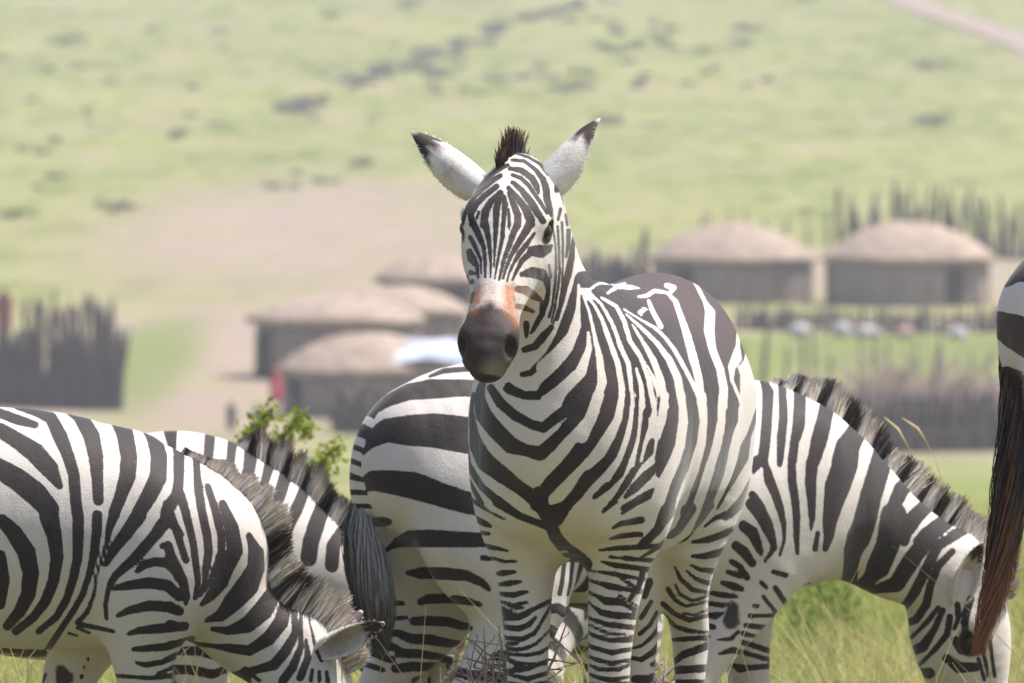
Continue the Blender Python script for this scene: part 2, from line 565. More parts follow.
COAT, HAIR, EYE, FUR = coat_material(), hair_material(), eye_material(), fur_material()
TAIL_DARK = tail_material((.36, .335, .34), (.022, .016, .017), 'grey to black tail hair')
TAIL_RUST = tail_material((.018, .013, .012), (.40, .14, .04), 'rusty tail hair')

# ------------------------------------------------------------------ stripes
def stroke_list(txt):
    out = []
    for ln in txt.strip().splitlines():
        k, pts = ln.strip().split(' ', 1)
        out.append((k, np.array([[float(x) for x in q.split(',')] for q in pts.split()]) / 1000.0))
    return out

EXTRA = {'b': .0010}
GROW = {'b': 1.04, 'n': 1.04, 'w': 1.0}

def vertex_normals(V, F):
    n = np.cross(V[F[:, 2]] - V[F[:, 0]], V[F[:, 3]] - V[F[:, 1]])
    out = np.zeros((len(V), 3))
    for k in range(4):
        for d in range(3): out[:, d] += np.bincount(F[:, k], n[:, d], len(V))
    return out / np.maximum(np.linalg.norm(out, axis=1), 1e-9)[:, None]

def paint_strokes(V, Nn, strokes, axis, depth_gate=.16, reach=.10):
    """coat drawing laid on the animal along a fixed axis of its own frame"""
    ax = np.array(axis); e1 = np.cross((0, 0, 1), ax); e1 /= np.linalg.norm(e1); e2 = np.cross(ax, e1)
    M = np.stack([e1, e2, ax], 1)
    Q3 = (V @ M).astype(np.float32)
    n = len(V)
    f = np.full(n, .03, np.float32); cov = np.full(n, 9., np.float32); brown = np.zeros(n, np.float32)
    soft = {k: np.full(n, 9., np.float32) for k in 'compg'}
    face = (Nn @ ax) > -.12 if Nn is not None else np.ones(n, bool)
    for kind, P in strokes:
        deep = depth_gate
        if kind in 'BW': deep = .6; kind = kind.lower()
        S3 = np.concatenate([P[:, :3] @ M, P[:, 3:]], 1).astype(np.float32)
        rm = S3[:, 3].max() + reach
        lo, hi = S3[:, :3].min(0), S3[:, :3].max(0)
        idx = np.nonzero(face & (Q3[:, 0] > lo[0] - rm) & (Q3[:, 0] < hi[0] + rm) & (Q3[:, 1] > lo[1] - rm) & (Q3[:, 1] < hi[1] + rm)
                         & (Q3[:, 2] > lo[2] - deep) & (Q3[:, 2] < hi[2] + depth_gate))[0]
        if len(idx) == 0: continue
        Q = Q3[idx]; d = np.full(len(idx), 9., np.float32); gate = np.zeros(len(idx), bool)
        for a, b in zip(S3[:-1], S3[1:]):
            ab = b[:2] - a[:2]; L2 = max(float(ab @ ab), 1e-9)
            u = np.clip((Q[:, :2] - a[:2]) @ ab / L2, 0, 1)
            dist = np.linalg.norm(Q[:, :2] - a[:2] - u[:, None] * ab, axis=1) - (a[3] + u * (b[3] - a[3])) * GROW.get(kind, 1.0) - EXTRA.get(kind, 0)
            dz = Q[:, 2] - a[2] - u * (b[2] - a[2]); ok = (dz < depth_gate) & (dz > -deep)
            d = np.where(ok, np.minimum(d, dist), d)
        if kind in soft:
            soft[kind][idx] = np.minimum(soft[kind][idx], d)
            cov[idx] = np.minimum(cov[idx], d); continue
        if kind == 'w': f[idx] = np.maximum(f[idx], np.where(d < 8, -d, -9))
        else:
            f[idx] = np.minimum(f[idx], d)
            if kind == 'n': brown[idx] = np.maximum(brown[idx], np.clip(1 - d / .01, 0, 1))
        cov[idx] = np.minimum(cov[idx], d)
    return f, cov, brown, soft

def smoothstep(x, a, b):
    t = np.clip((x - a) / (b - a), 0, 1); return t * t * (3 - 2 * t)

def proc_field(V, z, nk):
    """stripes where the photograph shows nothing: bands round trunk, neck and legs"""
    x, y, zz = V.T
    per = np.full(len(V), .125); ph = x + .22 * (zz - 1.0) * np.sign(x - .05) + .012 * np.sin(zz * 17 + x * 9)
    k = smoothstep(-x, .18, .5)
    ph = ph * (1 - k) + (-zz * 1.05 + .25 * x) * k
    lk = smoothstep(-zz, -.80, -.68)
    ph = np.where(lk > .5, zz + .006 * np.sin(y * 60 + x * 40), ph); per = np.where(lk > .5, .052, per)
    e, s = nk.eval(V.astype(np.float32), True)
    inn = (e < .03) & (x > .5) & (zz > .5)
    ph = np.where(inn, s, ph); per = np.where(inn, .10, per)
    O, X, Yv, Z = z['hf']; R = V - O
    hx, hy, hz = R @ X, R @ Yv, R @ Z
    head = (hx > -.02) & (np.abs(hy) < .13) & (np.abs(hz) < .2) & (np.abs(hx) < .6)
    ph = np.where(head, np.abs(hy) + .35 * hz + .1 * hx, ph); per = np.where(head, .026, per)
    f = per * .25 * np.cos(2 * math.pi * ph / per)
    return f

def coat(V, z, nk, nm, Nn=None):
    """per-vertex stripe distance and coat colours"""
    f = proc_field(V, z, nk).astype(np.float32)
    brown = np.zeros(len(V)); soft = None
    if nm in STRIPES:
        strokes = stroke_list(STRIPES[nm]); ax = STRIPE_AXIS[nm]
        thr = z.get('reach', .075)
        if nm != 'main':
            fm, cm, _, _ = paint_strokes(V * (1, -1, 1), None if Nn is None else Nn * (1, -1, 1), strokes, ax)
            ok = (cm < thr); f[ok] = fm[ok]
        fd, cd, brown, soft = paint_strokes(V, Nn, strokes, ax)
        ok = cd < thr; f[ok] = fd[ok]
    return np.clip(f, -.03, .03), brown, soft

EYEX = .155
PALE = np.array((.66, .605, .565)); DARK = np.array((.024, .0175, .0185))
def build_zebra(nm, label):
    z = ZEB[nm]
    pr, nk = zebra_prims(z)
    if 'tail' in z:
        tp = np.array(z['tail'], float)
        dock = [(p, .030 - .016 * i / (len(tp) - 1), .032 - .017 * i / (len(tp) - 1), Y) for i, p in enumerate(tp)]
        pr.append((Sweep([dock_fix(d, tp, i) for i, d in enumerate(dock)], 14), .03, 1))
    V, F = surface(pr, z['h'])
    O, X, Yv, Z = z['hf']; s = z.get('hs', 1.0)
    def hl(P):
        R = (P - O) / s
        return R @ X, R @ Yv, R @ Z
    if z.get('fine'):
        hx, hy, hz = hl(V)
        V, F = subdivide_region(V, F, (hx > -.06) & (hx < .6) & (np.abs(hy) < .15) & (np.abs(hz) < .2))
        if nm == 'main':
            hx, hy, hz = hl(V)
            V, F = subdivide_region(V, F, (hx > .0) & (hx < .40) & (np.abs(hy) < .11) & (hz > -.06) & (hz < .2))
    f, brown, soft = coat(V, z, nk, nm, vertex_normals(V, F))
    chest = soft['c'] if soft else np.full(len(V), 9.)
    if 'tail' in z:
        tp = np.array(z['tail'], float); dd = np.full(len(V), 9.); ss = np.zeros(len(V)); acc = 0
        for a, b in zip(tp[:-1], tp[1:]):
            ab = b - a; u = np.clip((V - a) @ ab / (ab @ ab), 0, 1); q = np.linalg.norm(V - a - u[:, None] * ab, axis=1)
            ss = np.where(q < dd, acc + u * np.linalg.norm(ab), ss); dd = np.minimum(dd, q); acc += np.linalg.norm(ab)
        k = (dd < .05) & (ss > .08) & (V[:, 0] < z.get('dock_x', -.722))
        f[k] = (.010 * np.cos(2 * math.pi * ss / .034) + .003)[k]
    n = len(V)
    pale = np.tile(PALE, (n, 1)); dark = np.tile(np.array(z.get('dark_col', DARK)), (n, 1)); paint = np.zeros((n, 4))
    x, y, zz = V.T
    low = smoothstep(-zz, -.95, -.5)[:, None]
    pale = pale * (1 - low * (.0, .02, .06))                                     # dustier, creamier belly and legs
    br = z.get('brown_back', 0)
    if br:
        k = (smoothstep(zz, 1.0, 1.22) * smoothstep(-x, -.25, .1))[:, None] * br
        dark = dark * (1 - k) + np.array((.085, .046, .042)) * k
    dark = dark * (1 - brown[:, None]) + np.array((.16, .075, .045)) * brown[:, None]
    # muzzle and nose
    hx, hy, hz = hl(V)
    nearh = (np.abs(hy) < .13) & (np.abs(hz) < .16) & (hx > -.05) & (hx < .6)
    rust = np.where(nearh, smoothstep(hx + .25 * np.abs(hy) + .10 * hz, .30, .37), 0) * np.where(nearh, smoothstep(hz, -.035, .01), 0)
    muz = np.where(nearh, smoothstep(hx - .75 * np.abs(hy) + .12 * np.minimum(hz, .03) + .35 * np.maximum(0, -hz), .350, .425), 0)
    mid = np.exp(-(hy / .017) ** 2)[:, None]
    rc = np.array((.40, .17, .075)) * (1 - .5 * mid) + np.array((.42, .27, .21)) * .5 * mid
    mc = np.tile((.050, .030, .028), (n, 1))
    chin = np.where(nearh, smoothstep(-hz, .012, .05) * smoothstep(hx, .40, .46), 0)[:, None]
    mc = mc * (1 - chin) + np.array((.20, .185, .15)) * chin
    if nm == 'main':
        sk = lambda k, w: 1 - smoothstep(soft[k], -w, w)
        far = np.where(nearh, smoothstep(hx, .39, .42), 0); paint[:, :3] = np.array((.044, .027, .026)); paint[:, 3] = far
        for k, w, cc in (('p', .018, (.45, .27, .19)), ('o', .018, (.46, .175, .065)), ('m', .016, (.034, .021, .020)), ('g', .022, (.19, .17, .145))):
            q = sk(k, w) * nearh
            q = q * (.45 if k == 'p' else .93 if k == 'o' else 1)
            paint[:, :3] = paint[:, :3] * (1 - q[:, None]) + np.array(cc) * q[:, None] if k != 'p' else np.where(q[:, None] > .01, np.array(cc), paint[:, :3])
            paint[:, 3] = np.maximum(paint[:, 3], q)
    elif z.get('muzzle', True):
        a = np.maximum(rust * .92, muz)
        col = rc * (1 - muz[:, None]) + mc * muz[:, None]
        paint[:, :3] = col; paint[:, 3] = a
    # chestnuts, hooves
    ck = np.clip(1 - chest / .006, 0, 1) * (chest < .01)
    hoof = smoothstep(-zz, -.085, -.07)
    for kk, cc in ((ck, (.045, .04, .04)), (hoof, (.04, .036, .033))):
        paint[:, :3] = paint[:, :3] * (1 - kk[:, None]) + np.array(cc) * kk[:, None]
        paint[:, 3] = np.maximum(paint[:, 3], kk)
    # nostrils and mouth dark
    for sg in (1, -1):
        d = np.sqrt(((hx - .497) / .02) ** 2 + ((hy - sg * .055) / .02) ** 2 + ((hz - .014) / .022) ** 2)
        k = np.where(nearh, 1 - smoothstep(d, .6, 1.0), 0)[:, None]
        paint[:, :3] = paint[:, :3] * (1 - k) + np.array((.008, .006, .006)) * k
        d = np.sqrt(((hx - EYEX) / .040) ** 2 + ((hy - sg * .095) / .034) ** 2 + ((hz - .018) / .026) ** 2)
        k = np.where(nearh, 1 - smoothstep(d, .75, 1.05), 0)
        paint[:, :3] = paint[:, :3] * (1 - k[:, None]) + np.array((.02, .014, .014)) * k[:, None]
        paint[:, 3] = np.maximum(paint[:, 3], k)
    # ears join the body mesh
    verts, faces = [V], [F]
    fa, pa, da, pt = [f], [pale], [dark], [paint]
    cnt = n
    for e in z.get('ears', []):
        ev, ef, ei = ear_mesh(*e)
        verts.append(ev); faces.append(ef + cnt); cnt += len(ev)
        t, layer, edge = ei.T
        fa.append(np.full(len(ev), .03)); pa.append(np.tile((.72, .69, .66), (len(ev), 1))); da.append(np.tile(DARK, (len(ev), 1)))
        p = np.zeros((len(ev), 4)); wob = .05 * np.sin(edge * 9 + t * 20)
        tipk = smoothstep(t + wob, .64, .72) * (1 - smoothstep(t, .975, 1.0) * .7)
        inner = layer * (1 - edge) * smoothstep(t, .05, .3) * .85
        p[:, :3] = np.where(tipk[:, None] > inner[:, None], np.array((.05, .032, .028)), np.array((.46, .36, .31)))
        p[:, 3] = np.maximum(tipk, inner)
        spot = np.exp(-((t - .42) / .10) ** 2 - ((edge - .35) / .3) ** 2) * .45
        p[:, :3] = np.where((spot > p[:, 3])[:, None], np.array((.28, .19, .14)), p[:, :3]); p[:, 3] = np.maximum(p[:, 3], spot)
        pt.append(p)
    V2 = np.concatenate(verts); F2 = np.concatenate(faces)
    root = empty('zebra', (z['loc'][0], z['loc'][1], float(ground_z(*z['loc'])) + z.get('dz', 0)), z['rz'])
    root.scale = (z.get('scale', 1.0),) * 3
    tag(root, label, 'zebra', 'zebras in the herd')
    body = mesh_obj('body', V2, F2, COAT, root)
    add_attr(body, 'stripe', np.concatenate(fa)); add_attr(body, 'pale', np.concatenate(pa), 'FLOAT_COLOR')
    add_attr(body, 'dark', np.concatenate(da), 'FLOAT_COLOR'); add_attr(body, 'paint', np.concatenate(pt), 'FLOAT_COLOR')
    for sg in (1, -1):
        c = O + s * (X * EYEX + Yv * sg * .080 + Z * .020)
        bm = bmesh.new(); bmesh.ops.create_uvsphere(bm, u_segments=16, v_segments=10, radius=.0205 * s)
        vv = np.array([v.co[:] for v in bm.verts]) + c; ff = [tuple(q.index for q in fc.verts) for fc in bm.faces]; bm.free()
        mesh_obj('eye', vv, ff, EYE, root)
    if z.get('fur'): fur(V, F, f, dark, pale, paint, z, root)
    if z.get('ears') and z.get('fine'): ear_hair(z, root)
    mane(z, nk, pr, nm, root)
    if 'tail' in z: tail_hair(z, root)
    return root

def dock_fix(d, tp, i):
    t = tp[min(i + 1, len(tp) - 1)] - tp[max(i - 1, 0)]; t = t / np.linalg.norm(t)
    l = np.array((0, 1.0, 0)); l = l - t * (l @ t)
    return (d[0], d[1], d[2], l)

def strands(roots, dirs, lens, widths, sides, bend, nseg=4):
    """flat tapered hairs; returns verts, faces, along"""
    n = len(roots); V = np.zeros((n, nseg + 1, 2, 3)); A = np.zeros((n, nseg + 1, 2))
    for i in range(nseg + 1):
        t = i / nseg
        c = roots + dirs * (lens * t)[:, None] + bend * (lens * t * t)[:, None]
        w = widths * (1 - t) ** .6 * .5 + .0004
        V[:, i, 0] = c - sides * w[:, None]; V[:, i, 1] = c + sides * w[:, None]; A[:, i] = t
    base = (np.arange(n) * (nseg + 1) * 2)[:, None]
    F = np.concatenate([np.stack([base[:, 0] + 2 * i, base[:, 0] + 2 * i + 1, base[:, 0] + 2 * i + 3, base[:, 0] + 2 * i + 2], 1) for i in range(nseg)])
    return V.reshape(-1, 3), F, A.ravel()

def mane(z, nk, pr, nm, root):
    cnt = z.get('mane_n', 5200); Hm = z.get('mane_h', .105)
    m = len(nk.C)
    T = np.gradient(nk.C, axis=0); T /= np.linalg.norm(T, axis=1)[:, None]
    U = np.cross(T, nk.L); U /= np.linalg.norm(U, axis=1)[:, None]
    O, X, Yv, Z = z['hf']; s = z.get('hs', 1.0)
    crest = list(nk.C + U * (nk.A * .9)[:, None]); ups = list(U); tns = list(T); lat = list(nk.L)
    for hx in z.get('forelock', (.0, .04, .075)):
        crest.append(O + s * (X * hx + Z * .075)); ups.append(Z * .9 - X * .45); tns.append(X); lat.append(Yv)
    crest, ups, tns, lat = map(np.array, (crest, ups, tns, lat))
    crest = crest + lat * z.get('tuft_dy', 0.0)
    S = np.concatenate([[0], np.cumsum(np.linalg.norm(np.diff(crest, axis=0), axis=1))])
    s0 = z.get('mane_from', .10) * S[-1]
    sv = RNG.uniform(s0, S[-1], cnt)
    ip = lambda A: np.stack([np.interp(sv, S, A[:, i]) for i in range(3)], 1)
    c, u, t, l = ip(crest), ip(ups), ip(tns), ip(lat)
    u /= np.linalg.norm(u, axis=1)[:, None]
    # drop each root on the skin
    lo_, hi_ = np.full(cnt, -.05), np.full(cnt, .20)
    off = RNG.normal(0, .010, cnt) * z.get('mane_w', 1.0); off = np.clip(off, -.022, .022)
    for _ in range(10):
        md = (lo_ + hi_) / 2
        d = field(pr, c + u * md[:, None] + l * off[:, None])
        lo_ = np.where(d < 0, md, lo_); hi_ = np.where(d < 0, hi_, md)
    r = c + u * (lo_ - .006)[:, None] + l * off[:, None]
    prof = smoothstep(sv, s0, s0 + z.get('mane_ramp', .12)) * .72 + .28
    endk = 1 - .35 * smoothstep(sv, S[-1] - .10, S[-1])
    clump = .85 + .15 * np.sin(sv * 90 + 3 * np.sin(sv * 23))
    ln = Hm * prof * endk * clump * RNG.uniform(.78, 1.06, cnt)
    lean = .07 * np.sin(sv * 55) + RNG.normal(0, .07, cnt) + z.get('mane_lean', .05)
    dr = u + t * lean[:, None] + l * (off * 5 + RNG.normal(0, .06, cnt))[:, None]
    dr /= np.linalg.norm(dr, axis=1)[:, None]
    ang = RNG.uniform(0, math.pi, cnt)
    sd = t * np.cos(ang)[:, None] + l * np.sin(ang)[:, None]
    bend = t * RNG.normal(.04, .06, cnt)[:, None] + l * RNG.normal(0, .08, cnt)[:, None]
    V, F, A = strands(r, dr, ln, RNG.uniform(.003, .0055, cnt), sd, bend, 4)
    f, _, _ = coat(r - u * .025 - l * .03, z, nk, nm)
    f = f + .007
    if z.get('mane_dark'): f = f * 0 - .02
    f = f + RNG.normal(0, .002, cnt)
    tipd = np.clip(RNG.normal(z.get('tipdark', .75), .25, cnt), 0, 1)
    o = mesh_obj('mane', V, F, HAIR, root)
    add_attr(o, 'along', A); add_attr(o, 'stripe', np.repeat(f, 10)); add_attr(o, 'rnd', np.repeat(RNG.uniform(0, 1, cnt), 10))
    add_attr(o, 'tipdark', np.repeat(tipd, 10))

def fur(V, F, f, dark, pale, paint, z, root):
    """short coat hair lying on the skin, with the coat's own stripe value at each root"""
    cnt = z['fur']; O, X, Yv, Z = z['hf']
    a, b, c, d = V[F[:, 0]], V[F[:, 1]], V[F[:, 2]], V[F[:, 3]]
    nn = np.cross(c - a, d - b); ar = np.linalg.norm(nn, axis=1) + 1e-12; nn /= ar[:, None]
    ax = np.array(STRIPE_AXIS[next(k for k in ZEB if ZEB[k] is z)])
    w = ar * (((nn @ ax) > -.35) * .85 + .15) * (a[:, 2] > .32)
    fi = RNG.choice(len(F), cnt, p=w / w.sum())
    u, v = RNG.uniform(0, 1, cnt)[:, None], RNG.uniform(0, 1, cnt)[:, None]
    def bil(A): return ((1 - u) * (1 - v)) * A[F[fi, 0]] + (u * (1 - v)) * A[F[fi, 1]] + (u * v) * A[F[fi, 2]] + ((1 - u) * v) * A[F[fi, 3]]
    r = bil(V); n = nn[fi]
    fv = bil(f[:, None])[:, 0]; pv = bil(paint); dk = bil(dark); pl = bil(pale)
    head = ((r - O) @ X > -.05) & (np.linalg.norm(r - O, axis=1) < .6)
    flow = np.where(head[:, None], -X * .9 + np.array((0, 0, -.2)), np.array((-.8, 0, -.6)))
    flow = flow + RNG.normal(0, .15, (cnt, 3)) + .25 * np.sin(r[:, [1, 2, 0]] * 14)
    t = flow - n * (flow * n).sum(1)[:, None]; t /= np.maximum(np.linalg.norm(t, axis=1), 1e-6)[:, None]
    dr = t + n * RNG.uniform(.10, .38, cnt)[:, None]
    ln = RNG.uniform(.0035, .0062, cnt) * np.where(head, .75, 1.0)
    sd = np.cross(t, n)
    Vv, Ff, A = strands(r - n * .0012, dr, ln, np.full(cnt, .0009), sd, -n * .12, 2)
    o = mesh_obj('fur', Vv, Ff, FUR, root)
    add_attr(o, 'stripe', np.repeat(fv + RNG.normal(0, .0007, cnt), 6)); add_attr(o, 'rnd', np.repeat(RNG.uniform(0, 1, cnt), 6))
    add_attr(o, 'dark', np.repeat(dk, 6, 0), 'FLOAT_COLOR'); add_attr(o, 'pale', np.repeat(pl, 6, 0), 'FLOAT_COLOR'); add_attr(o, 'paint', np.repeat(pv, 6, 0), 'FLOAT_COLOR')

def ear_hair(z, root):
    R, D, L, SD = [], [], [], []
    for e in z['ears']:
        ev, ef, ei = ear_mesh(*e)
        ax = np.array(e[1]) - np.array(e[0]); ax /= np.linalg.norm(ax)
        m = np.nonzero((ei[:, 2] > .80) & (ei[:, 0] > .06) & (ei[:, 0] < .9))[0]
        m = RNG.choice(m, 420)
        c = np.array(e[0]) + ax * ((ev[m] - np.array(e[0])) @ ax)[:, None]
        o = ev[m] - c; o /= np.linalg.norm(o, axis=1)[:, None]
        R.append(ev[m] + RNG.normal(0, .001, (420, 3)) + ax * RNG.uniform(-.009, .009, 420)[:, None] - o * .002); D.append(o * .8 + ax * .6 + RNG.normal(0, .25, (420, 3))); L.append(RNG.uniform(.003, .013, 420) * (1 - .5 * ei[m, 0])); SD.append(np.tile(ax, (420, 1)))
    R, D, SD = map(np.concatenate, (R, D, SD)); L = np.concatenate(L)
    D /= np.linalg.norm(D, axis=1)[:, None]
    V, F, A = strands(R, D, L, np.full(len(L), .0012), SD, np.zeros((len(L), 3)), 2)
    o = mesh_obj('ear_hair', V, F, HAIR, root)
    add_attr(o, 'along', A); add_attr(o, 'stripe', np.full(len(V), .02)); add_attr(o, 'rnd', np.repeat(RNG.uniform(0, 1, len(L)), 6)); add_attr(o, 'tipdark', np.repeat(np.where(RNG.uniform(0, 1, len(L)) < .3, .8, .1), 6))

def tail_hair(z, root):
    path = np.array(z['tail_hair'], float)             # centre line of the tuft, root to end
    rad = np.array(z['tail_rad'], float)
    cnt = z.get('tail_n', 1500); nseg = 9
    S = np.linspace(0, 1, len(path))
    start = RNG.uniform(0, .45, cnt) ** 1.3; end = np.clip(RNG.normal(.88, .12, cnt), .55, 1.06)
    th = RNG.uniform(0, 2 * math.pi, cnt); rr = np.sqrt(RNG.uniform(0, 1, cnt))
    V = np.zeros((cnt, nseg + 1, 2, 3)); A = np.zeros((cnt, nseg + 1, 2))
    wv = RNG.uniform(0, 6.28, cnt); wa = RNG.uniform(0, z.get('tail_wave', .014), cnt)
    for i in range(nseg + 1):
        t = start + (end - start) * i / nseg
        c = np.stack([np.interp(np.clip(t, 0, 1), S, path[:, k]) for k in range(3)], 1)
        c[:, 2] -= np.maximum(t - 1, 0) * .3
        R = np.interp(np.clip(t, 0, 1), S, rad) * (.25 + .75 * min(1, i / 3))
        ox = rr * R * np.cos(th) + wa * np.sin(t * 9 + wv); oy = rr * R * np.sin(th) + wa * np.cos(t * 8 + wv)
        c[:, 0] += ox; c[:, 1] += oy
        w = .0017 * (1 - (i / nseg) ** 2 * .85)
        sd = np.stack([np.cos(th + 1), np.sin(th + 1), np.zeros(cnt)], 1)
        V[:, i, 0] = c - sd * w; V[:, i, 1] = c + sd * w; A[:, i] = t[:, None]
    b = np.arange(cnt) * (nseg + 1) * 2
    F = np.concatenate([np.stack([b + 2 * i, b + 2 * i + 1, b + 2 * i + 3, b + 2 * i + 2], 1) for i in range(nseg)])
    o = mesh_obj('tail_hair', V.reshape(-1, 3), F, z.get('tail_mat', TAIL_DARK), root)
    add_attr(o, 'along', A.ravel()); add_attr(o, 'rnd', np.repeat(RNG.uniform(0, 1, cnt), 2 * (nseg + 1)))
# ------------------------------------------------------------------ setting: ground, track, haze
def at(u, d):                       # a ground point d metres out on the vertical plane through picture column u
    x = (u - 512.0) * d / FPX; y = d - CAM_D
    return np.array((x, y, float(ground_z(x, y))))

def grid_mesh(xs_of_row, ys):
    n = len(xs_of_row[0]); m = len(ys)
    X = np.array(xs_of_row); Yg = np.repeat(np.array(ys)[:, None], n, 1)
    Z = ground_z(X, Yg)
    V = np.stack([X, Yg, Z], -1).reshape(-1, 3)
    i, j = np.meshgrid(np.arange(m - 1), np.arange(n - 1), indexing='ij')
    a = (i * n + j).ravel()
    return V, np.stack([a, a + 1, a + n + 1, a + n], 1)

def ground_material():
    m, nt, bs = nodes('grassland')
    tc = nt.nodes.new('ShaderNodeTexCoord').outputs['Object']
    sep = nt.nodes.new('ShaderNodeSeparateXYZ'); nt.links.new(tc, sep.inputs[0])
    sx, sy = sep.outputs[0], sep.outputs[1]
    def stretched(s):
        mp = nt.nodes.new('ShaderNodeMapping'); nt.links.new(tc, mp.inputs[0]); mp.inputs['Scale'].default_value = s
        return mp.outputs[0]
    nb = noise(nt, stretched((1, .35, 0)), .055, 5, .6); nm_ = noise(nt, stretched((1, .4, 0)), .35, 4, .6); nf = noise(nt, tc, 6, 4, .65)
    na = noise(nt, stretched((1, .22, 0)), .16, 7, .75)
    green = mixc(nt, maprange(nt, nb.outputs['Fac'], .35, .65), (.118, .166, .022), (.240, .266, .056))
    green = mixc(nt, maprange(nt, na.outputs['Fac'], .52, .68, 0, .75), green, (.105, .118, .036))
    nz = noise(nt, stretched((1, .2, 0)), .55, 5, .7)
    green = mixc(nt, maprange(nt, nz.outputs['Fac'], .44, .64, 0, .6), green, (.36, .33, .16))
    green = mixc(nt, maprange(nt, nz.outputs['Fac'], .47, .33, 0, .75), green, (.09, .105, .034))
    dry = mixc(nt, maprange(nt, nm_.outputs['Fac'], .3, .7), (.33, .27, .17), (.27, .24, .12))
    col = mixc(nt, maprange(nt, na.outputs['Fac'], .54, .38, 0, .8), green, dry)
    # trampled bare earth round the village
    def blob(cx, cy, rx, ry):
        a = mth(nt, 'POWER', mth(nt, 'DIVIDE', mth(nt, 'SUBTRACT', sx, cx), rx), 2.0)
        a = mth(nt, 'ABSOLUTE', mth(nt, 'DIVIDE', mth(nt, 'SUBTRACT', sx, cx), rx)); b = mth(nt, 'ABSOLUTE', mth(nt, 'DIVIDE', mth(nt, 'SUBTRACT', sy, cy), ry))
        r = mth(nt, 'SQRT', mth(nt, 'ADD', mth(nt, 'MULTIPLY', a, a), mth(nt, 'MULTIPLY', b, b)))
        return maprange(nt, r, 1.05, .30, smooth=True)
    k = None
    for b in BARE:
        q = blob(*b); k = q if k is None else mth(nt, 'MAXIMUM', k, q)
    k = mth(nt, 'MULTIPLY', k, maprange(nt, mth(nt, 'ADD', mth(nt, 'MULTIPLY', na.outputs['Fac'], .6), mth(nt, 'MULTIPLY', nm_.outputs['Fac'], .4)), .36, .5), clamp=True)
    soil = mixc(nt, maprange(nt, nm_.outputs['Fac'], .3, .7), (.345, .27, .215), (.285, .22, .175))
    col = mixc(nt, k, col, soil)
    g = None
    for b in GREENS:
        q = blob(*b); g = q if g is None else mth(nt, 'MAXIMUM', g, q)
    col = mixc(nt, mth(nt, 'MULTIPLY', g, mth(nt, 'ADD', .35, nm_.outputs['Fac'])), col, mixc(nt, nm_.outputs['Fac'], (.12, .165, .04), (.19, .22, .07)))
    near = maprange(nt, sy, 40, 12)
    col = mixc(nt, near, col, mixc(nt, maprange(nt, nf.outputs['Fac'], .35, .65), (.13, .13, .045), (.25, .21, .11)))
    nt.links.new(col, bs.inputs['Base Color'])
    bs.inputs['Roughness'].default_value = .95
    bs.inputs['Specular IOR Level'].default_value = .1
    bp = N(nt, 'ShaderNodeBump'); bp.inputs['Strength'].default_value = .5; bp.inputs['Distance'].default_value = .3
    nt.links.new(nm_.outputs['Fac'], bp.inputs['Height']); nt.links.new(bp.outputs[0], bs.inputs['Normal'])
    return m

# bare earth / lush patches: centre x, centre y, radii (metres)
BARE = [(-9.5, 330, 9, 75), (-9, 470, 13, 130), (-2, 400, 9, 90), (14, 410, 16, 50), (12, 352, 9, 10), (-14, 300, 6, 25), (14, 295, 14, 28)]
GREENS = [(13, 334, 13, 15), (12, 205, 14, 80), (-11.3, 330, 2.2, 40)]
ys = np.concatenate([np.linspace(-60, -4, 40), np.linspace(-3.8, 12, 120), 12 + (np.linspace(0, 1, 260) ** 2.2)[1:] * 1450])
rows = []
tcol = np.linspace(-1, 1, 241); tcol = np.sign(tcol) * (np.abs(tcol) * .35 + .65 * np.abs(tcol) ** 3)
for yy in ys:
    rows.append(tcol * (14 + .42 * max(0, yy + 25)))
V, F = grid_mesh(rows, ys)
ground = mesh_obj('ground', V, F, ground_material())
tag(ground, kind='structure')

# dirt track climbing the far hillside
m_, nt_, bs_ = nodes('dirt track')
tc_ = nt_.nodes.new('ShaderNodeTexCoord').outputs['Object']
nn_ = noise(nt_, tc_, .8, 4)
nt_.links.new(mixc(nt_, nn_.outputs['Fac'], (.27, .195, .16), (.35, .265, .225)), bs_.inputs['Base Color']); bs_.inputs['Roughness'].default_value = .95
pa = [(890, 935), (930, 880), (972, 845), (1012, 812), (1060, 770), (1110, 720)]
ctr = np.array([at(u, d)[:2] for u, d in pa])
tt = np.linspace(0, len(ctr) - 1, 60)
cl = np.stack([np.interp(tt, np.arange(len(ctr)), ctr[:, i]) for i in range(2)], 1)
nrm = np.gradient(cl, axis=0); nrm /= np.linalg.norm(nrm, axis=1)[:, None]; nrm = np.stack([-nrm[:, 1], nrm[:, 0]], 1)
VV = []
for i in range(60):
    for k in (-2.0, -.7, .7, 2.0):
        p = cl[i] + nrm[i] * k * (1 + .12 * math.sin(i * .9)) * .85
        VV.append((p[0], p[1], float(ground_z(*p)) + .12 + (.03 if abs(k) < 1 else 0)))
FF = np.array([(i * 4 + j, i * 4 + j + 1, i * 4 + j + 5, i * 4 + j + 4) for i in range(59) for j in range(3)])
tag(mesh_obj('track', VV, FF, m_), kind='structure')

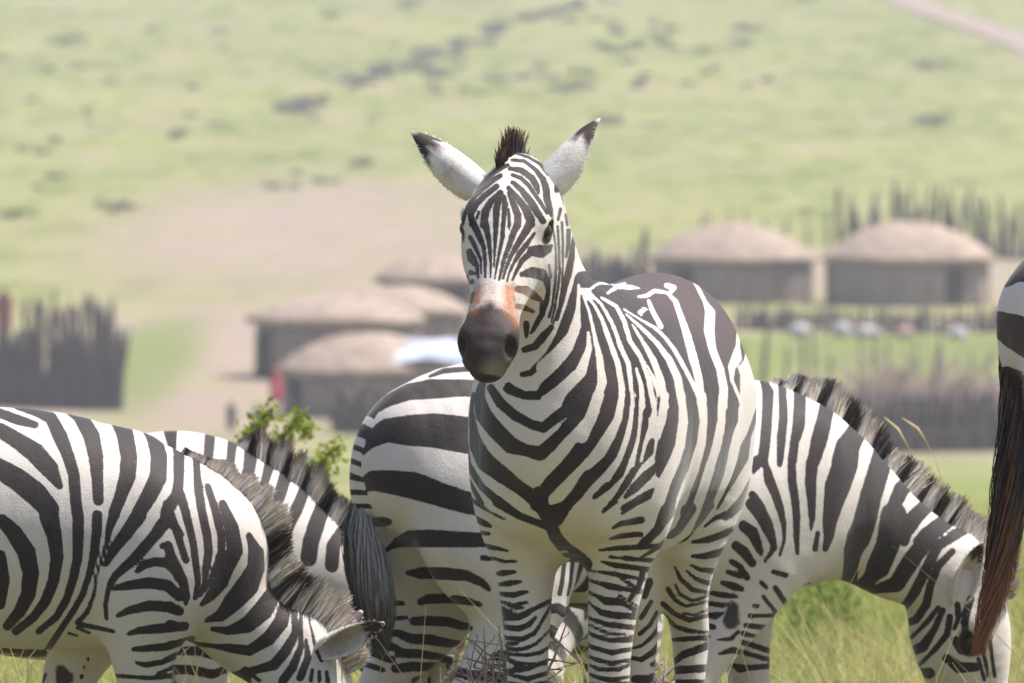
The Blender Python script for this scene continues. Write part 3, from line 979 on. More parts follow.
# ------------------------------------------------------------------ village
def simple_mat(name, c0, c1, scale=3.0, rough=.9, stretch=None, bump=0.0):
    m, nt, bs = nodes(name)
    tc = nt.nodes.new('ShaderNodeTexCoord').outputs['Object']
    if stretch:
        mp = nt.nodes.new('ShaderNodeMapping'); nt.links.new(tc, mp.inputs[0]); mp.inputs['Scale'].default_value = stretch; tc = mp.outputs[0]
    n = noise(nt, tc, scale, 4)
    nt.links.new(mixc(nt, maprange(nt, n.outputs['Fac'], .3, .7), c0, c1), bs.inputs['Base Color'])
    bs.inputs['Roughness'].default_value = rough; bs.inputs['Specular IOR Level'].default_value = .15
    if bump:
        bp = N(nt, 'ShaderNodeBump'); bp.inputs['Strength'].default_value = bump; bp.inputs['Distance'].default_value = .05
        nt.links.new(n.outputs['Fac'], bp.inputs['Height']); nt.links.new(bp.outputs[0], bs.inputs['Normal'])
    return m
MUD = simple_mat('dung plastered wall', (.19, .15, .14), (.31, .25, .23), 2.2, stretch=(2.2, 2.2, .5), bump=.4)
THATCH = simple_mat('weathered thatch', (.25, .185, .15), (.47, .37, .30), 2.2, stretch=(1, 1, 2.5), bump=.6)
WOOD = simple_mat('grey weathered stakes', (.055, .044, .047), (.12, .098, .095), 4, stretch=(3, 3, .5))
WOODP = simple_mat('pale weathered stakes', (.16, .13, .115), (.27, .22, .19), 4, stretch=(3, 3, .5))
DARKIN = simple_mat('dark doorway', (.018, .015, .015), (.03, .026, .024))

def revolve(profile, nseg, ax, ay, wob=0.0, seed=0, cap=True):
    rg = np.random.default_rng(seed)
    ph = rg.uniform(0, 6.28, 4)
    V = []; F = []
    for (r, z) in profile:
        for i in range(nseg):
            a = 2 * math.pi * i / nseg
            w = 1 + wob * (math.sin(3 * a + ph[0]) + .6 * math.sin(5 * a + ph[1]) + .5 * math.sin(9 * a + ph[2]))
            V.append((r * ax * w * math.cos(a), r * ay * w * math.sin(a), z + wob * 1.2 * r * math.sin(4 * a + ph[3])))
    m = len(profile)
    for k in range(m - 1):
        for i in range(nseg):
            j = (i + 1) % nseg
            F.append((k * nseg + i, k * nseg + j, (k + 1) * nseg + j, (k + 1) * nseg + i))
    if cap:
        F.append(tuple((m - 1) * nseg + i for i in range(nseg)))
        F.append(tuple(i for i in reversed(range(nseg))))
    return V, F

def hut(u, d, width, depth, wall_h, rise, label, seed, door_deg=-90, rz=0.0):
    p = at(u, d)
    root = empty('hut', p, rz); tag(root, label, 'hut', 'round thatched village huts')
    ax, ay = width / 2 - .22, depth / 2 - .22
    V, F = revolve([(1, -.8), (1.0, .2), (.995, wall_h * .6), (.985, wall_h)], 44, ax, ay, .012, seed)
    mesh_obj('wall', V, F, MUD, root)
    ro = [(1.0, wall_h - .14), (1.02, wall_h - .02), (.97, wall_h + .08), (.85, wall_h + rise * .34), (.66, wall_h + rise * .62), (.42, wall_h + rise * .86), (.2, wall_h + rise * .99), (.05, wall_h + rise)]
    V, F = revolve(ro, 60, width / 2, depth / 2, .024, seed + 5)
    mesh_obj('roof', V, F, THATCH, root)
    a = math.radians(door_deg)
    c = np.array((ax * math.cos(a), ay * math.sin(a))); n = np.array((math.cos(a), math.sin(a))); t = np.array((-n[1], n[0]))
    dv = [];
    for s_, o_, z_ in [(sx * .38, so, sz) for sz in (-.3, wall_h * .80) for so in (-.25, .035) for sx in (-1, 1)]:
        q = c + t * s_ + n * o_; dv.append((q[0], q[1], z_))
    mesh_obj('doorway', dv, [(0, 1, 3, 2), (4, 6, 7, 5), (0, 4, 5, 1), (2, 3, 7, 6), (0, 2, 6, 4), (1, 5, 7, 3)], DARKIN, root, smooth=False)
    # wall poles showing through the plaster
    for i in range(12):
        b = a + .35 + i * (2 * math.pi - .7) / 11
        q = (ax * math.cos(b) * 1.005, ay * math.sin(b) * 1.005)
        V, F = stake_shape(.055, wall_h - .05, seed * 31 + i, .02)
        mesh_obj('wall_post', V + np.array((q[0], q[1], -.05)), F, WOODP, root)
    return root

def stake_shape(r, h, seed, bend=.12, nside=6):
    rg = np.random.default_rng(seed)
    V = []; bx, by = rg.normal(0, bend, 2); kx, ky = rg.normal(0, bend * .5, 2)
    zs = [0, .3, .6, .85, 1.0]
    for k, t in enumerate(zs):
        rr = r * (1.1 - .45 * t) * (1 if k < 4 else .45)
        cx = bx * t * t * h * .5 + kx * math.sin(t * 5) * .5; cy = by * t * t * h * .5 + ky * math.sin(t * 4 + 1) * .5
        for i in range(nside):
            a = 2 * math.pi * i / nside
            V.append((cx + rr * math.cos(a) * (1 + .15 * math.sin(i * 2.3 + seed)), cy + rr * math.sin(a), h * t))
    F = [(k * nside + i, k * nside + (i + 1) % nside, (k + 1) * nside + (i + 1) % nside, (k + 1) * nside + i) for k in range(4) for i in range(nside)]
    F.append(tuple(4 * nside + i for i in range(nside))); F.append(tuple(reversed(range(nside))))
    return np.array(V), F

STAKES = {}
def stake_mesh(kind, mat):
    key = (kind, mat.name)
    if key not in STAKES:
        V, F = stake_shape(.075, 1.0, 100 + kind, .10)
        me = bpy.data.meshes.new('stake'); me.from_pydata([tuple(v) for v in V], [], F); me.materials.append(mat)
        me.polygons.foreach_set('use_smooth', np.ones(len(me.polygons), dtype=bool))
        STAKES[key] = me
    return STAKES[key]

def palisade(path, n, h, label, mat, seed, hj=.18, thick=1.0, group='stake fences round the village', rails=0, lean=.05):
    rg = np.random.default_rng(seed)
    P = np.array([at(u, d) for u, d in path])
    c = P.mean(0)
    root = empty('stake_fence', (P[0][0], P[0][1], P[0][2])); tag(root, label, 'fence', group)
    S = np.concatenate([[0], np.cumsum(np.linalg.norm(np.diff(P[:, :2], axis=0), axis=1))])
    for i in range(n):
        s = S[-1] * (i + rg.uniform(.1, .9)) / n
        x = np.interp(s, S, P[:, 0]); y = np.interp(s, S, P[:, 1]) + rg.normal(0, .10)
        z = float(ground_z(x, y))
        o = bpy.data.objects.new('stake', stake_mesh(int(rg.integers(0, 8)), mat)); COL.objects.link(o)
        o.parent = root; o.location = (x - P[0][0], y - P[0][1], z - .15 - P[0][2])
        hh = h * rg.uniform(1 - hj, 1 + hj) + .15
        k = thick * rg.uniform(.7, 1.35)
        o.scale = (k, k, hh); o.rotation_euler = (rg.normal(0, lean), rg.normal(0, lean), rg.uniform(0, 6.28))
    for r in range(rails):
        a, b = P[0], P[-1]
        V = []; mseg = 14; zz = h * (.35 + .35 * r)
        for i in range(mseg + 1):
            s = S[-1] * i / mseg
            x = np.interp(s, S, P[:, 0]); y = np.interp(s, S, P[:, 1])
            for q in range(6):
                an = q * math.pi / 3
                V.append((x - a[0], y - a[1] - .12 + .05 * math.cos(an), float(ground_z(x, y)) - a[2] + zz + .05 * math.sin(an) + .04 * math.sin(i * 2.1)))
        F = [(i * 6 + q, i * 6 + (q + 1) % 6, (i + 1) * 6 + (q + 1) % 6, (i + 1) * 6 + q) for i in range(mseg) for q in range(6)]
        mesh_obj('rail', V, F, mat, root)
    return root

hut(907, 397, 6.1, 5.2, 1.65, 1.25, 'broad thatched hut with pale rounded wall, farthest right of the village', 3, -55)
hut(733, 400, 6.0, 5.0, 1.55, 1.2, 'thatched hut with domed roof between the standing zebra and the far right hut', 4, -130)
hut(369, 327, 5.4, 4.6, 1.3, 1.05, 'nearest low thatched hut in the left cluster, blue white sheet on its roof', 6, -150)
hut(338, 346, 5.4, 4.4, 1.75, .75, 'thatched hut behind the nearest hut of the left cluster, its wall showing at left', 8, 205)
hut(398, 356, 4.6, 4.0, 1.5, .75, 'low thatched hut wedged at the middle of the left cluster, mostly hidden', 10, -100)
hut(432, 385, 3.9, 3.8, 1.3, .8, 'small low hut at the back of the left cluster, beside the standing zebra head', 9, -60)

palisade([(-40, 332), (10, 331), (60, 330), (122, 329)], 60, 2.3, 'tall dense stake fence of the enclosure at the left edge', WOOD, 21, .14, 1.35, rails=2)
palisade([(20, 342), (70, 341), (112, 338)], 34, 2.55, 'second row of tall stakes just behind the left enclosure fence', WOOD, 22, .16, 1.2)
palisade([(334, 318), (365, 317), (402, 318)], 34, 1.25, 'short dark stake fence in front of the nearest left hut', WOOD, 23, .2, 1.2, rails=1)
palisade([(740, 306), (830, 305), (920, 306), (1060, 308)], 98, 1.6, 'long dark close set stake fence nearest to the right zebras', WOOD, 24, .12, 1.5, rails=2)
palisade([(742, 335), (850, 333), (960, 332), (1060, 333)], 17, 1.9, 'open row of thin stakes standing behind the long dark fence at right', WOOD, 25, .3, .9)
palisade([(835, 468), (900, 465), (960, 458), (1050, 450)], 44, 2.3, 'tall uneven stake fence behind the far right hut', WOOD, 26, .32, 1.4, lean=.08)
palisade([(690, 470), (760, 468), (830, 470)], 8, 1.7, 'thin scattered stakes behind the middle hut roof', WOOD, 27, .3, .8, lean=.08)
palisade([(578, 402), (610, 404), (652, 402)], 30, 1.55, 'short dark stake fence left of the middle hut', WOOD, 28, .2, 1.5, rails=1)
palisade([(735, 374), (830, 372), (930, 371), (1010, 372)], 64, .75, 'knee high fence of pale sticks in front of the two right huts', WOOD, 29, .25, 1.0, rails=2)
palisade([(640, 403), (642, 403)], 1, 2.6, 'single tall dark post rising above the short fence by the middle hut', WOOD, 30, .02, 1.7)

# sheet on the roof, bundles and sacks
def sheet(u, d, zc, w, l, mat, label, seed):
    rg = np.random.default_rng(seed); n = 14
    p = at(u, d); V = []
    for layer in (0, .02):
        for i in range(n + 1):
            for j in range(n + 1):
                a, b = i / n - .5, j / n - .5
                V.append((a * w, b * l, zc + layer + .10 * math.sin(a * 9 + seed) * math.sin(b * 7) + b * .55 - .25 * a * a))
    W = n + 1; F = []
    for i in range(n):
        for j in range(n):
            a = i * W + j; F.append((a, a + 1, a + W + 1, a + W)); b = a + W * W; F.append((b, b + W, b + W + 1, b + 1))
    o = mesh_obj('sheet', V, F, mat, loc=p); tag(o, label, 'sheet')
BLUE = simple_mat('blue and white plastic', (.25, .33, .55), (.72, .74, .80), 1.6, .5)
sheet(430, 325.8, 1.92, 2.3, 1.5, BLUE, 'blue and white plastic sheet over the nearest hut roof at left', 2)
def lump(name, u, d, r, h, mat, label, cat, group, seed):
    p = at(u, d); V, F = revolve([(.75, -.05), (1.0, h * .25), (.95, h * .6), (.6, h * .9), (.2, h)], 14, r, r * .8, .05, seed)
    tag(mesh_obj(name, V, F, mat, loc=p), label, cat, group)
SACK = simple_mat('pale sacking', (.42, .40, .41), (.56, .53, .53), 5)
PINKISH = simple_mat('faded pink cloth', (.42, .25, .24), (.5, .33, .3), 5)
for k, (u, d, r, h, mt, lb) in enumerate([(800, 369, .38, .42, SACK, 'pale sack leaning by the knee high fence, left of the row'), (842, 368.5, .30, .5, SACK, 'upright pale sack beside the knee high fence, middle of the row'),
        (868, 368, .45, .4, SACK, 'wide pale sack by the knee high fence below the far right hut'), (905, 368, .36, .36, PINKISH, 'faded pink bundle by the knee high fence'), (958, 367, .3, .42, SACK, 'small pale sack near the right end of the knee high fence')]):
    lump('sack', u, d, r, h, mt, lb, 'sack', 'sacks and bundles in front of the huts', 40 + k)

# brush heap behind the near right fence
def twigs(name, u, d, w, dp, h, n, mat, label, cat, seed):
    rg = np.random.default_rng(seed); p = at(u, d); Vs = []; Fs = []; c = 0
    for i in range(n):
        a = rg.uniform(-1, 1); b = rg.uniform(-1, 1); L = rg.uniform(.5, 1.3) * h; an = rg.uniform(0, 6.28); el = rg.uniform(.1, 1.1)
        V, F = stake_shape(.022 * rg.uniform(.7, 1.8), L, int(rg.integers(1e6)), .25, 4)
        R = Matrix.Rotation(an, 3, 'Z') @ Matrix.Rotation(math.pi / 2 - el, 3, 'Y')
        V = V @ np.array(R).T + np.array((a * w / 2, b * dp / 2, h * .55 * (1 - a * a) * rg.uniform(0, 1)))
        Vs.append(V); Fs += [tuple(q + c for q in f) for f in F]; c += len(V)
    tag(mesh_obj(name, np.concatenate(Vs), Fs, mat, loc=p), label, cat)
twigs('brush_heap', 925, 316, 5.6, 3, 1.9, 640, simple_mat('dry cut thorn branches', (.30, .22, .19), (.42, .33, .29), 6), 'heap of dry cut branches behind the long dark fence at right', 'brush heap', 5)

twigs('brush_heap', 400, 322, 2.6, 1.5, 1.0, 220, simple_mat('grey brush', (.15, .12, .11), (.26, .21, .19), 6), 'heap of grey brush against the nearest left hut', 'brush heap', 6)
# ------------------------------------------------------------------ people in the village (far off)
def person(u, d, h, cloth, label, pose=0, lift=0.0):
    p = at(u, d) + np.array((0, 0, lift)); s = h / 1.7
    skin = simple_mat('dark skin', (.05, .03, .022), (.06, .036, .026))
    root = empty('person', p); tag(root, label, 'person', 'people in the village')
    def A(*q): return tuple(s * x for x in q)
    pr = [(Sweep([(A(0, 0, 1.44), .10 * s, .17 * s, Y), (A(0, 0, 1.2), .11 * s, .16 * s, Y), (A(0, 0, .95), .11 * s, .16 * s, Y)], 8), .05, 1),
          (Sweep([(A(0, 0, 1.42), .055 * s, .055 * s, Y), (A(.01, 0, 1.55), .06 * s, .055 * s, Y)], 5), .03, 1),
          (Ball(A(.02, 0, 1.62), (.10 * s, .078 * s, .115 * s)), .02, 1), (Ball(A(.12, 0, 1.60), (.022 * s, .016 * s, .022 * s)), .015, 1)]
    for sg in (1, -1):
        pr.append((Sweep([(A(0, sg * .09, .95), .08 * s, .08 * s, Y), (A(.03 * sg, sg * .10, .5), .058 * s, .055 * s, Y), (A(.04 * sg, sg * .10, .08), .04 * s, .04 * s, Y), (A(.14 + .04 * sg, sg * .11, .04), .03 * s, .04 * s, Y)], 14), .03, 1))
        pr.append((Sweep([(A(0, sg * .19, 1.40), .05 * s, .05 * s, Y), (A(-.02, sg * .25, 1.12), .042 * s, .04 * s, Y), (A(.10, sg * .22, .90), .032 * s, .03 * s, Y), (A(.15, sg * .21, .82), .025 * s, .035 * s, Y)], 12), .03, 1))
    V, F = surface(pr, .022 * s)
    b = mesh_obj('body', V, F, skin, root)
    pc = [(Sweep([(A(0, 0, 1.48), .09 * s, .15 * s, Y), (A(0, 0, 1.3), .14 * s, .23 * s, Y), (A(.01, 0, 1.0), .16 * s, .24 * s, Y), (A(.01, 0, .6), .19 * s, .24 * s, Y), (A(.01, 0, .36), .2 * s, .25 * s, Y)], 14), .03, 1)]
    V, F = surface(pc, .03 * s)
    mesh_obj('wrap', V, F, cloth, root)
    root.rotation_euler[2] = pose
RED = simple_mat('crimson cloth', (.42, .03, .07), (.58, .06, .13), 8)
NAVY = simple_mat('dark cloth', (.03, .03, .05), (.06, .05, .08), 8)
COBALT = simple_mat('blue cloth', (.05, .10, .42), (.08, .15, .55), 8)
MAROON = simple_mat('maroon cloth', (.16, .03, .04), (.22, .05, .06), 8)
person(276, 331, 1.3, RED, 'person wrapped in bright crimson cloth beside the left hut', 2.4)
person(231, 318, .85, NAVY, 'small dark clothed person on the bare earth left of the blue one', -1.2)
person(257, 317.5, .8, COBALT, 'small person in blue cloth on the bare earth', -2.0)
person(4, 366, 1.7, MAROON, 'person in maroon cloth standing behind the left enclosure fence', -1.5)

# ------------------------------------------------------------------ plants
def leaf_mat(name, c0, c1):
    m, nt, bs = nodes(name)
    r = attr(nt, 'rnd').outputs['Fac']
    nt.links.new(mixc(nt, r, c0, c1), bs.inputs['Base Color'])
    bs.inputs['Roughness'].default_value = .6; bs.inputs['Specular IOR Level'].default_value = .25
    tr = nt.nodes.new('ShaderNodeBsdfTranslucent'); nt.links.new(mixc(nt, r, c0, c1), tr.inputs[0])
    mx = nt.nodes.new('ShaderNodeMixShader'); mx.inputs[0].default_value = .35
    out = next(n for n in nt.nodes if n.type == 'OUTPUT_MATERIAL')
    nt.links.new(bs.outputs[0], mx.inputs[1]); nt.links.new(tr.outputs[0], mx.inputs[2]); nt.links.new(mx.outputs[0], out.inputs[0])
    return m
LEAFB = leaf_mat('hill bush leaves', (.15, .165, .07), (.24, .25, .11))
LEAFD = leaf_mat('gully bush leaves', (.13, .115, .105), (.21, .19, .15))
LEAFY = leaf_mat('young acacia leaves', (.20, .27, .03), (.36, .39, .06))
LEAFW = leaf_mat('weed leaves', (.12, .20, .02), (.25, .32, .05))
TWIG = simple_mat('thin brown twigs', (.09, .065, .05), (.15, .11, .085), 20)

def leaf_cloud(P, size, rg, up=.3):
    n = len(P)
    a = rg.normal(0, 1, (n, 3)); a /= np.linalg.norm(a, axis=1)[:, None]
    b = np.cross(a, rg.normal(0, 1, (n, 3))); b /= np.linalg.norm(b, axis=1)[:, None]
    s = size * rg.uniform(.6, 1.3, n)[:, None]
    V = np.stack([P - a * s, P + b * s * .5, P + a * s, P - b * s * .5], 1).reshape(-1, 3)
    F = np.arange(n * 4).reshape(-1, 4)
    return V, F

def hill_bush(u, d, w, h, mat, label, cat='bush', group='bushes scattered over the hillside', seed=0):
    rg = np.random.default_rng(seed); p = at(u, d)
    root = empty('bush', p); tag(root, label, cat, group)
    n = 260; cl = rg.normal(0, 1, (9, 3)) * (w * .27, w * .27, h * .2) + (0, 0, h * .5)
    P = cl[rg.integers(0, 9, n)] + rg.normal(0, 1, (n, 3)) * (w * .12, w * .12, h * .14); P[:, 2] = np.clip(P[:, 2], .02, None)
    V, F = leaf_cloud(P, .09 + .06 * h, rg)
    o = mesh_obj('crown', V, F, mat, root, smooth=False); add_attr(o, 'rnd', np.repeat(rg.uniform(0, 1, n), 4))
    Vs, Fs, c = [], [], 0
    for i in range(4):
        V, F = stake_shape(.05, h * .7, seed * 7 + i, .3, 5); R = Matrix.Rotation(rg.uniform(-.5, .5), 3, 'X') @ Matrix.Rotation(rg.uniform(-.5, .5), 3, 'Y')
        V = V @ np.array(R).T; Vs.append(V); Fs += [tuple(q + c for q in f) for f in F]; c += len(V)
    mesh_obj('stem', np.concatenate(Vs), Fs, TWIG, root)
def d_of_row(v):
    ds = np.linspace(300, 1300, 2000); vv = 50 + (CAM_H - _pchip(ds, _prof_d, _prof_z)) * FPX / ds
    return float(np.interp(-v, -vv, ds))
for k, (u, v, w, lb) in enumerate([(115, 214, 38, 'round dark bush low on the left slope above the enclosure fence'), (14, 219, 26, 'small dark bush at the left edge of the slope'),
        (68, 44, 44, 'wide dark bush high on the left of the hill'), (924, 82, 40, 'dark bush on the right slope below the dirt track'),
        (934, 130, 46, 'wide low bush on the right slope above the far right hut'), (363, 164, 24, 'small bush on the slope left of the standing zebra ears'),
        (606, 126, 38, 'bush on the slope just right of the standing zebra ear'), (800, 6, 40, 'bush at the top of the picture left of the dirt track'),
        (404, 13, 34, 'bush at the top of the hill left of the dark line'), (178, 128, 20, 'small bush in the middle of the left slope'),
        (388, 300, 34, 'greenish bush beside the small back hut of the left cluster')]):
    d = 380 if v == 300 else d_of_row(v)
    hill_bush(u, d, w * d / FPX, w * .30 * d / FPX, LEAFB, lb, seed=60 + k)
_rg = np.random.default_rng(5)
GL = [(292, 108), (318, 98), (336, 92), (352, 86), (364, 78), (392, 74), (418, 66), (446, 58), (470, 50), (490, 42), (520, 32), (552, 24), (585, 14), (618, 4)]
for i in range(44):
    s = _rg.uniform(0, len(GL) - 1); a = int(s); f = s - a
    u = GL[a][0] * (1 - f) + GL[min(a + 1, len(GL) - 1)][0] * f + _rg.normal(0, 7); v = GL[a][1] * (1 - f) + GL[min(a + 1, len(GL) - 1)][1] * f + _rg.normal(0, 3)
    d = d_of_row(v); w = _rg.uniform(11, 24) * d / FPX
    hill_bush(u, d, w, w * .33, LEAFD, 'dark low bush in the line of bushes crossing the hillside', group='bushes along the gully line', seed=200 + i)
for i in range(46):
    u = _rg.uniform(560, 770) if i < 32 else _rg.uniform(400, 560); v = _rg.uniform(30, 98) if i < 32 else _rg.uniform(72, 98)
    d = d_of_row(v); w = _rg.uniform(10, 26) * d / FPX
    hill_bush(u, d, w, w * .3, LEAFB, 'low olive bush in the thin scrub patch on the middle of the hill', group='low bushes of the scrub patch', seed=300 + i)
for i in range(34):
    u = _rg.uniform(-60, 420); v = _rg.uniform(20, 190)
    d = d_of_row(v); w = _rg.uniform(7, 17) * d / FPX
    hill_bush(u, d, w, w * .3, LEAFB, 'tiny scattered bush on the open left slope', group='tiny bushes on the left slope', seed=400 + i)

# leafy branch behind the left zebras, a weed and a dry twiggy plant among the legs
def branchy(name, base, arms, leaf_n, leaf_s, lm, label, cat, seed, spread):
    rg = np.random.default_rng(seed); root = empty(name, base); tag(root, label, cat)
    Vs, Fs, c, LP = [], [], 0, []
    for pts in arms:
        P = [np.array(q, float) - base for q in pts]
        st = [(p, .012 * (1 - .75 * i / (len(P) - 1)), .012 * (1 - .75 * i / (len(P) - 1)), (0, 1, 0.01)) for i, p in enumerate(P)]
        sw = Sweep(st, 12)
        T = np.gradient(sw.C, axis=0)
        for i in range(12):
            t = T[i] / np.linalg.norm(T[i]); l = np.cross(t, (0.1, 1, .2)); l /= np.linalg.norm(l); b = np.cross(t, l)
            for q in range(6):
                a = q * math.pi / 3; Vs.append(sw.C[i] + (l * math.cos(a) + b * math.sin(a)) * sw.A[i])
        Fs += [(c + i * 6 + q, c + i * 6 + (q + 1) % 6, c + (i + 1) * 6 + (q + 1) % 6, c + (i + 1) * 6 + q) for i in range(11) for q in range(6)]
        c += 72
        k = rg.uniform(.30, 1.0, leaf_n)
        p = np.stack([np.interp(k * 11, np.arange(12), sw.C[:, j]) for j in range(3)], 1)
        LP.append(p + rg.normal(0, 1, (leaf_n, 3)) * spread * (1.15 - .5 * k)[:, None])
    mesh_obj('stem', Vs, Fs, TWIG, root)
    LP = np.concatenate(LP)
    V, F = leaf_cloud(LP, leaf_s, rg); o = mesh_obj('foliage', V, F, lm, root, smooth=False); add_attr(o, 'rnd', np.repeat(rg.uniform(0, 1, len(LP)), 4))
def pt(u, v, d): return ((u - 512) * d / FPX, d - CAM_D, CAM_H - (v - 50) * d / FPX)
b0 = at(285, 35.0)
branchy('shrub', b0, [[b0, pt(268, 560, 35), pt(255, 470, 35), pt(258, 425, 35), pt(272, 408, 34.9)], [b0, pt(280, 520, 35.1), pt(280, 440, 35), pt(296, 418, 35), pt(312, 432, 34.9)],
        [b0, pt(300, 540, 35), pt(318, 480, 35.2), pt(326, 455, 35.1), pt(338, 446, 35)], [b0, pt(268, 540, 34.9), pt(252, 480, 34.8), pt(248, 440, 34.9), pt(249, 432, 35)]],
        760, .0135, LEAFY, 'small yellow green leafy shrub rising behind the two left grazing zebras', 'shrub', 8, .028)
b1 = at(826, 44.0)
branchy('weed', b1, [[b1, pt(828, 660, 44), pt(822, 620, 44), pt(818, 566, 44)], [b1, pt(846, 660, 44), pt(846, 620, 44.1), pt(850, 590, 44.1)], [b1, pt(812, 660, 44), pt(800, 630, 43.9), pt(792, 596, 43.9)],
        [b1, pt(830, 660, 44.1), pt(835, 620, 44.2), pt(833, 580, 44.2)]], 420, .014, LEAFW, 'loose bright yellow green weed under the neck of the right grazing zebra', 'weed', 9, .06)

# dry twiggy plant
def dry_plant(u, d, top_v, spread, n, mat, label, seed):
    rg = np.random.default_rng(seed); b = at(u, d); hh = CAM_H - (top_v - 50) * d / FPX - b[2]
    Vs, Fs, c = [], [], 0
    for i in range(n):
        L = hh * rg.uniform(.55, 1.03); V, F = stake_shape(.0042, L, int(rg.integers(1e6)), .12, 4)
        R = Matrix.Rotation(rg.normal(0, spread), 3, 'X') @ Matrix.Rotation(rg.normal(0, spread), 3, 'Y')
        V = V @ np.array(R).T + (rg.normal(0, .03), rg.normal(0, .03), 0)
        Vs.append(V); Fs += [tuple(q + c for q in f) for f in F]; c += len(V)
        for s in range(9):
            k = rg.uniform(.45, 1); p = V[(int(k * 4)) * 4]
            l2 = rg.uniform(.02, .07); V2, F2 = stake_shape(.003, l2, int(rg.integers(1e6)), .2, 3)
            R = Matrix.Rotation(rg.uniform(-1.1, 1.1), 3, 'X') @ Matrix.Rotation(rg.uniform(-1.1, 1.1), 3, 'Y')
            V2 = V2 @ np.array(R).T + p; Vs.append(V2); Fs += [tuple(q + c for q in f) for f in F2]; c += len(V2)
    tag(mesh_obj('dry_plant', np.concatenate(Vs), Fs, mat, loc=b), label, 'dry plant')
DRYTWIG = simple_mat('dead pinkish stems', (.33, .25, .22), (.48, .39, .34), 20)
dry_plant(498, 25.6, 618, .13, 28, DRYTWIG, 'dead twiggy plant at the left foreleg of the standing zebra', 3)
dry_plant(640, 27.6, 640, .16, 22, DRYTWIG, 'small dead twiggy plant between the legs of the standing zebra', 4)

# grass: dense near the animals, thinning behind
def grass(n, ylo, yhi, xw, hmin, hmax, wmul, rg):
    d = CAM_D + ylo + (yhi - ylo) * rg.uniform(0, 1, n) ** 1.4
    x = rg.uniform(-1, 1, n) * (xw * d / 30 + .2); y = d - CAM_D
    # tufts
    cx = np.round(x / .16) * .16; cy = np.round(y / .16) * .16
    hsh = np.abs(np.sin(cx * 127.1 + cy * 311.7) * 43758.5) % 1
    x = x + (cx - x) * .45 * hsh; y = y + (cy - y) * .45 * hsh
    z = ground_z(x, y)
    h = rg.uniform(hmin, hmax, n) * (.45 + .75 * hsh) * (.5 + .5 * np.clip((y - 1.4) / 2.2, 0, 1))
    an = rg.uniform(0, 2 * math.pi, n)
    dr = np.stack([rg.normal(0, .22, n), rg.normal(0, .22, n), np.ones(n)], 1)
    bend = np.stack([rg.normal(0, .35, n), rg.normal(0, .35, n), -rg.uniform(.05, .3, n)], 1)
    sd = np.stack([np.cos(an), np.sin(an), np.zeros(n)], 1)
    V, F, A = strands(np.stack([x, y, z - .01], 1), dr, h, rg.uniform(.0032, .0065, n) * wmul, sd, bend, 4)
    hue = np.clip(.15 + .75 * hsh + .30 * rg.uniform(-.5, .5, n) + .25 * np.sin(x * 3.1 + y * 1.7), 0, 1)
    return V, F, np.repeat(hue, 10), A
_rg = np.random.default_rng(77)
parts = [grass(76000, -1.2, 10, 1.75, .30, .64, .9, _rg), grass(52000, 8, 45, 2.0, .25, .5, 1.4, _rg), grass(14000, 40, 95, 2.2, .25, .5, 3.0, _rg)]
Vs, Fs, Hs, As, c = [], [], [], [], 0
for V, F, Hh, A in parts:
    Vs.append(V); Fs.append(F + c); Hs.append(Hh); As.append(A); c += len(V)
# a few seed stalks
ns = 420; d = CAM_D + _rg.uniform(1.5, 8, ns); x = _rg.uniform(-1, 1, ns) * 1.8 * d / 30; y = d - CAM_D
V, F, A = strands(np.stack([x, y, ground_z(x, y)], 1), np.stack([_rg.normal(0, .16, ns), _rg.normal(0, .16, ns), np.ones(ns)], 1), _rg.uniform(.5, .85, ns), np.full(ns, .0032), np.tile((1., 0, 0), (ns, 1)),
               np.stack([_rg.normal(0, .25, ns), _rg.normal(0, .2, ns), -_rg.uniform(0, .15, ns)], 1), 4)
Vs.append(V); Fs.append(F + c); Hs.append(np.full(len(V), 1.0)); As.append(A); c += len(V)
GRASS, nt_, bs_ = nodes('meadow grass')
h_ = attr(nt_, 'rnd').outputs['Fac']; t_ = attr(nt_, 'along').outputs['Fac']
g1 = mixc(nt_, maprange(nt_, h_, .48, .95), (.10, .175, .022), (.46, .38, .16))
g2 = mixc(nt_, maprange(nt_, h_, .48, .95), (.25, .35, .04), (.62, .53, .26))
gc = mixc(nt_, t_, g1, g2)
nt_.links.new(gc, bs_.inputs['Base Color']); bs_.inputs['Roughness'].default_value = .6; bs_.inputs['Specular IOR Level'].default_value = .2
tr_ = nt_.nodes.new('ShaderNodeBsdfTranslucent'); nt_.links.new(gc, tr_.inputs[0]); mx_ = nt_.nodes.new('ShaderNodeMixShader'); mx_.inputs[0].default_value = .4
out_ = next(n for n in nt_.nodes if n.type == 'OUTPUT_MATERIAL')
nt_.links.new(bs_.outputs[0], mx_.inputs[1]); nt_.links.new(tr_.outputs[0], mx_.inputs[2]); nt_.links.new(mx_.outputs[0], out_.inputs[0])
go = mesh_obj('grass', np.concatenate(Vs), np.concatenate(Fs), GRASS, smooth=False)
add_attr(go, 'rnd', np.concatenate(Hs)); add_attr(go, 'along', np.concatenate(As)); tag(go, kind='stuff', label='tall mixed green and straw grass round the zebras', cat='grass')

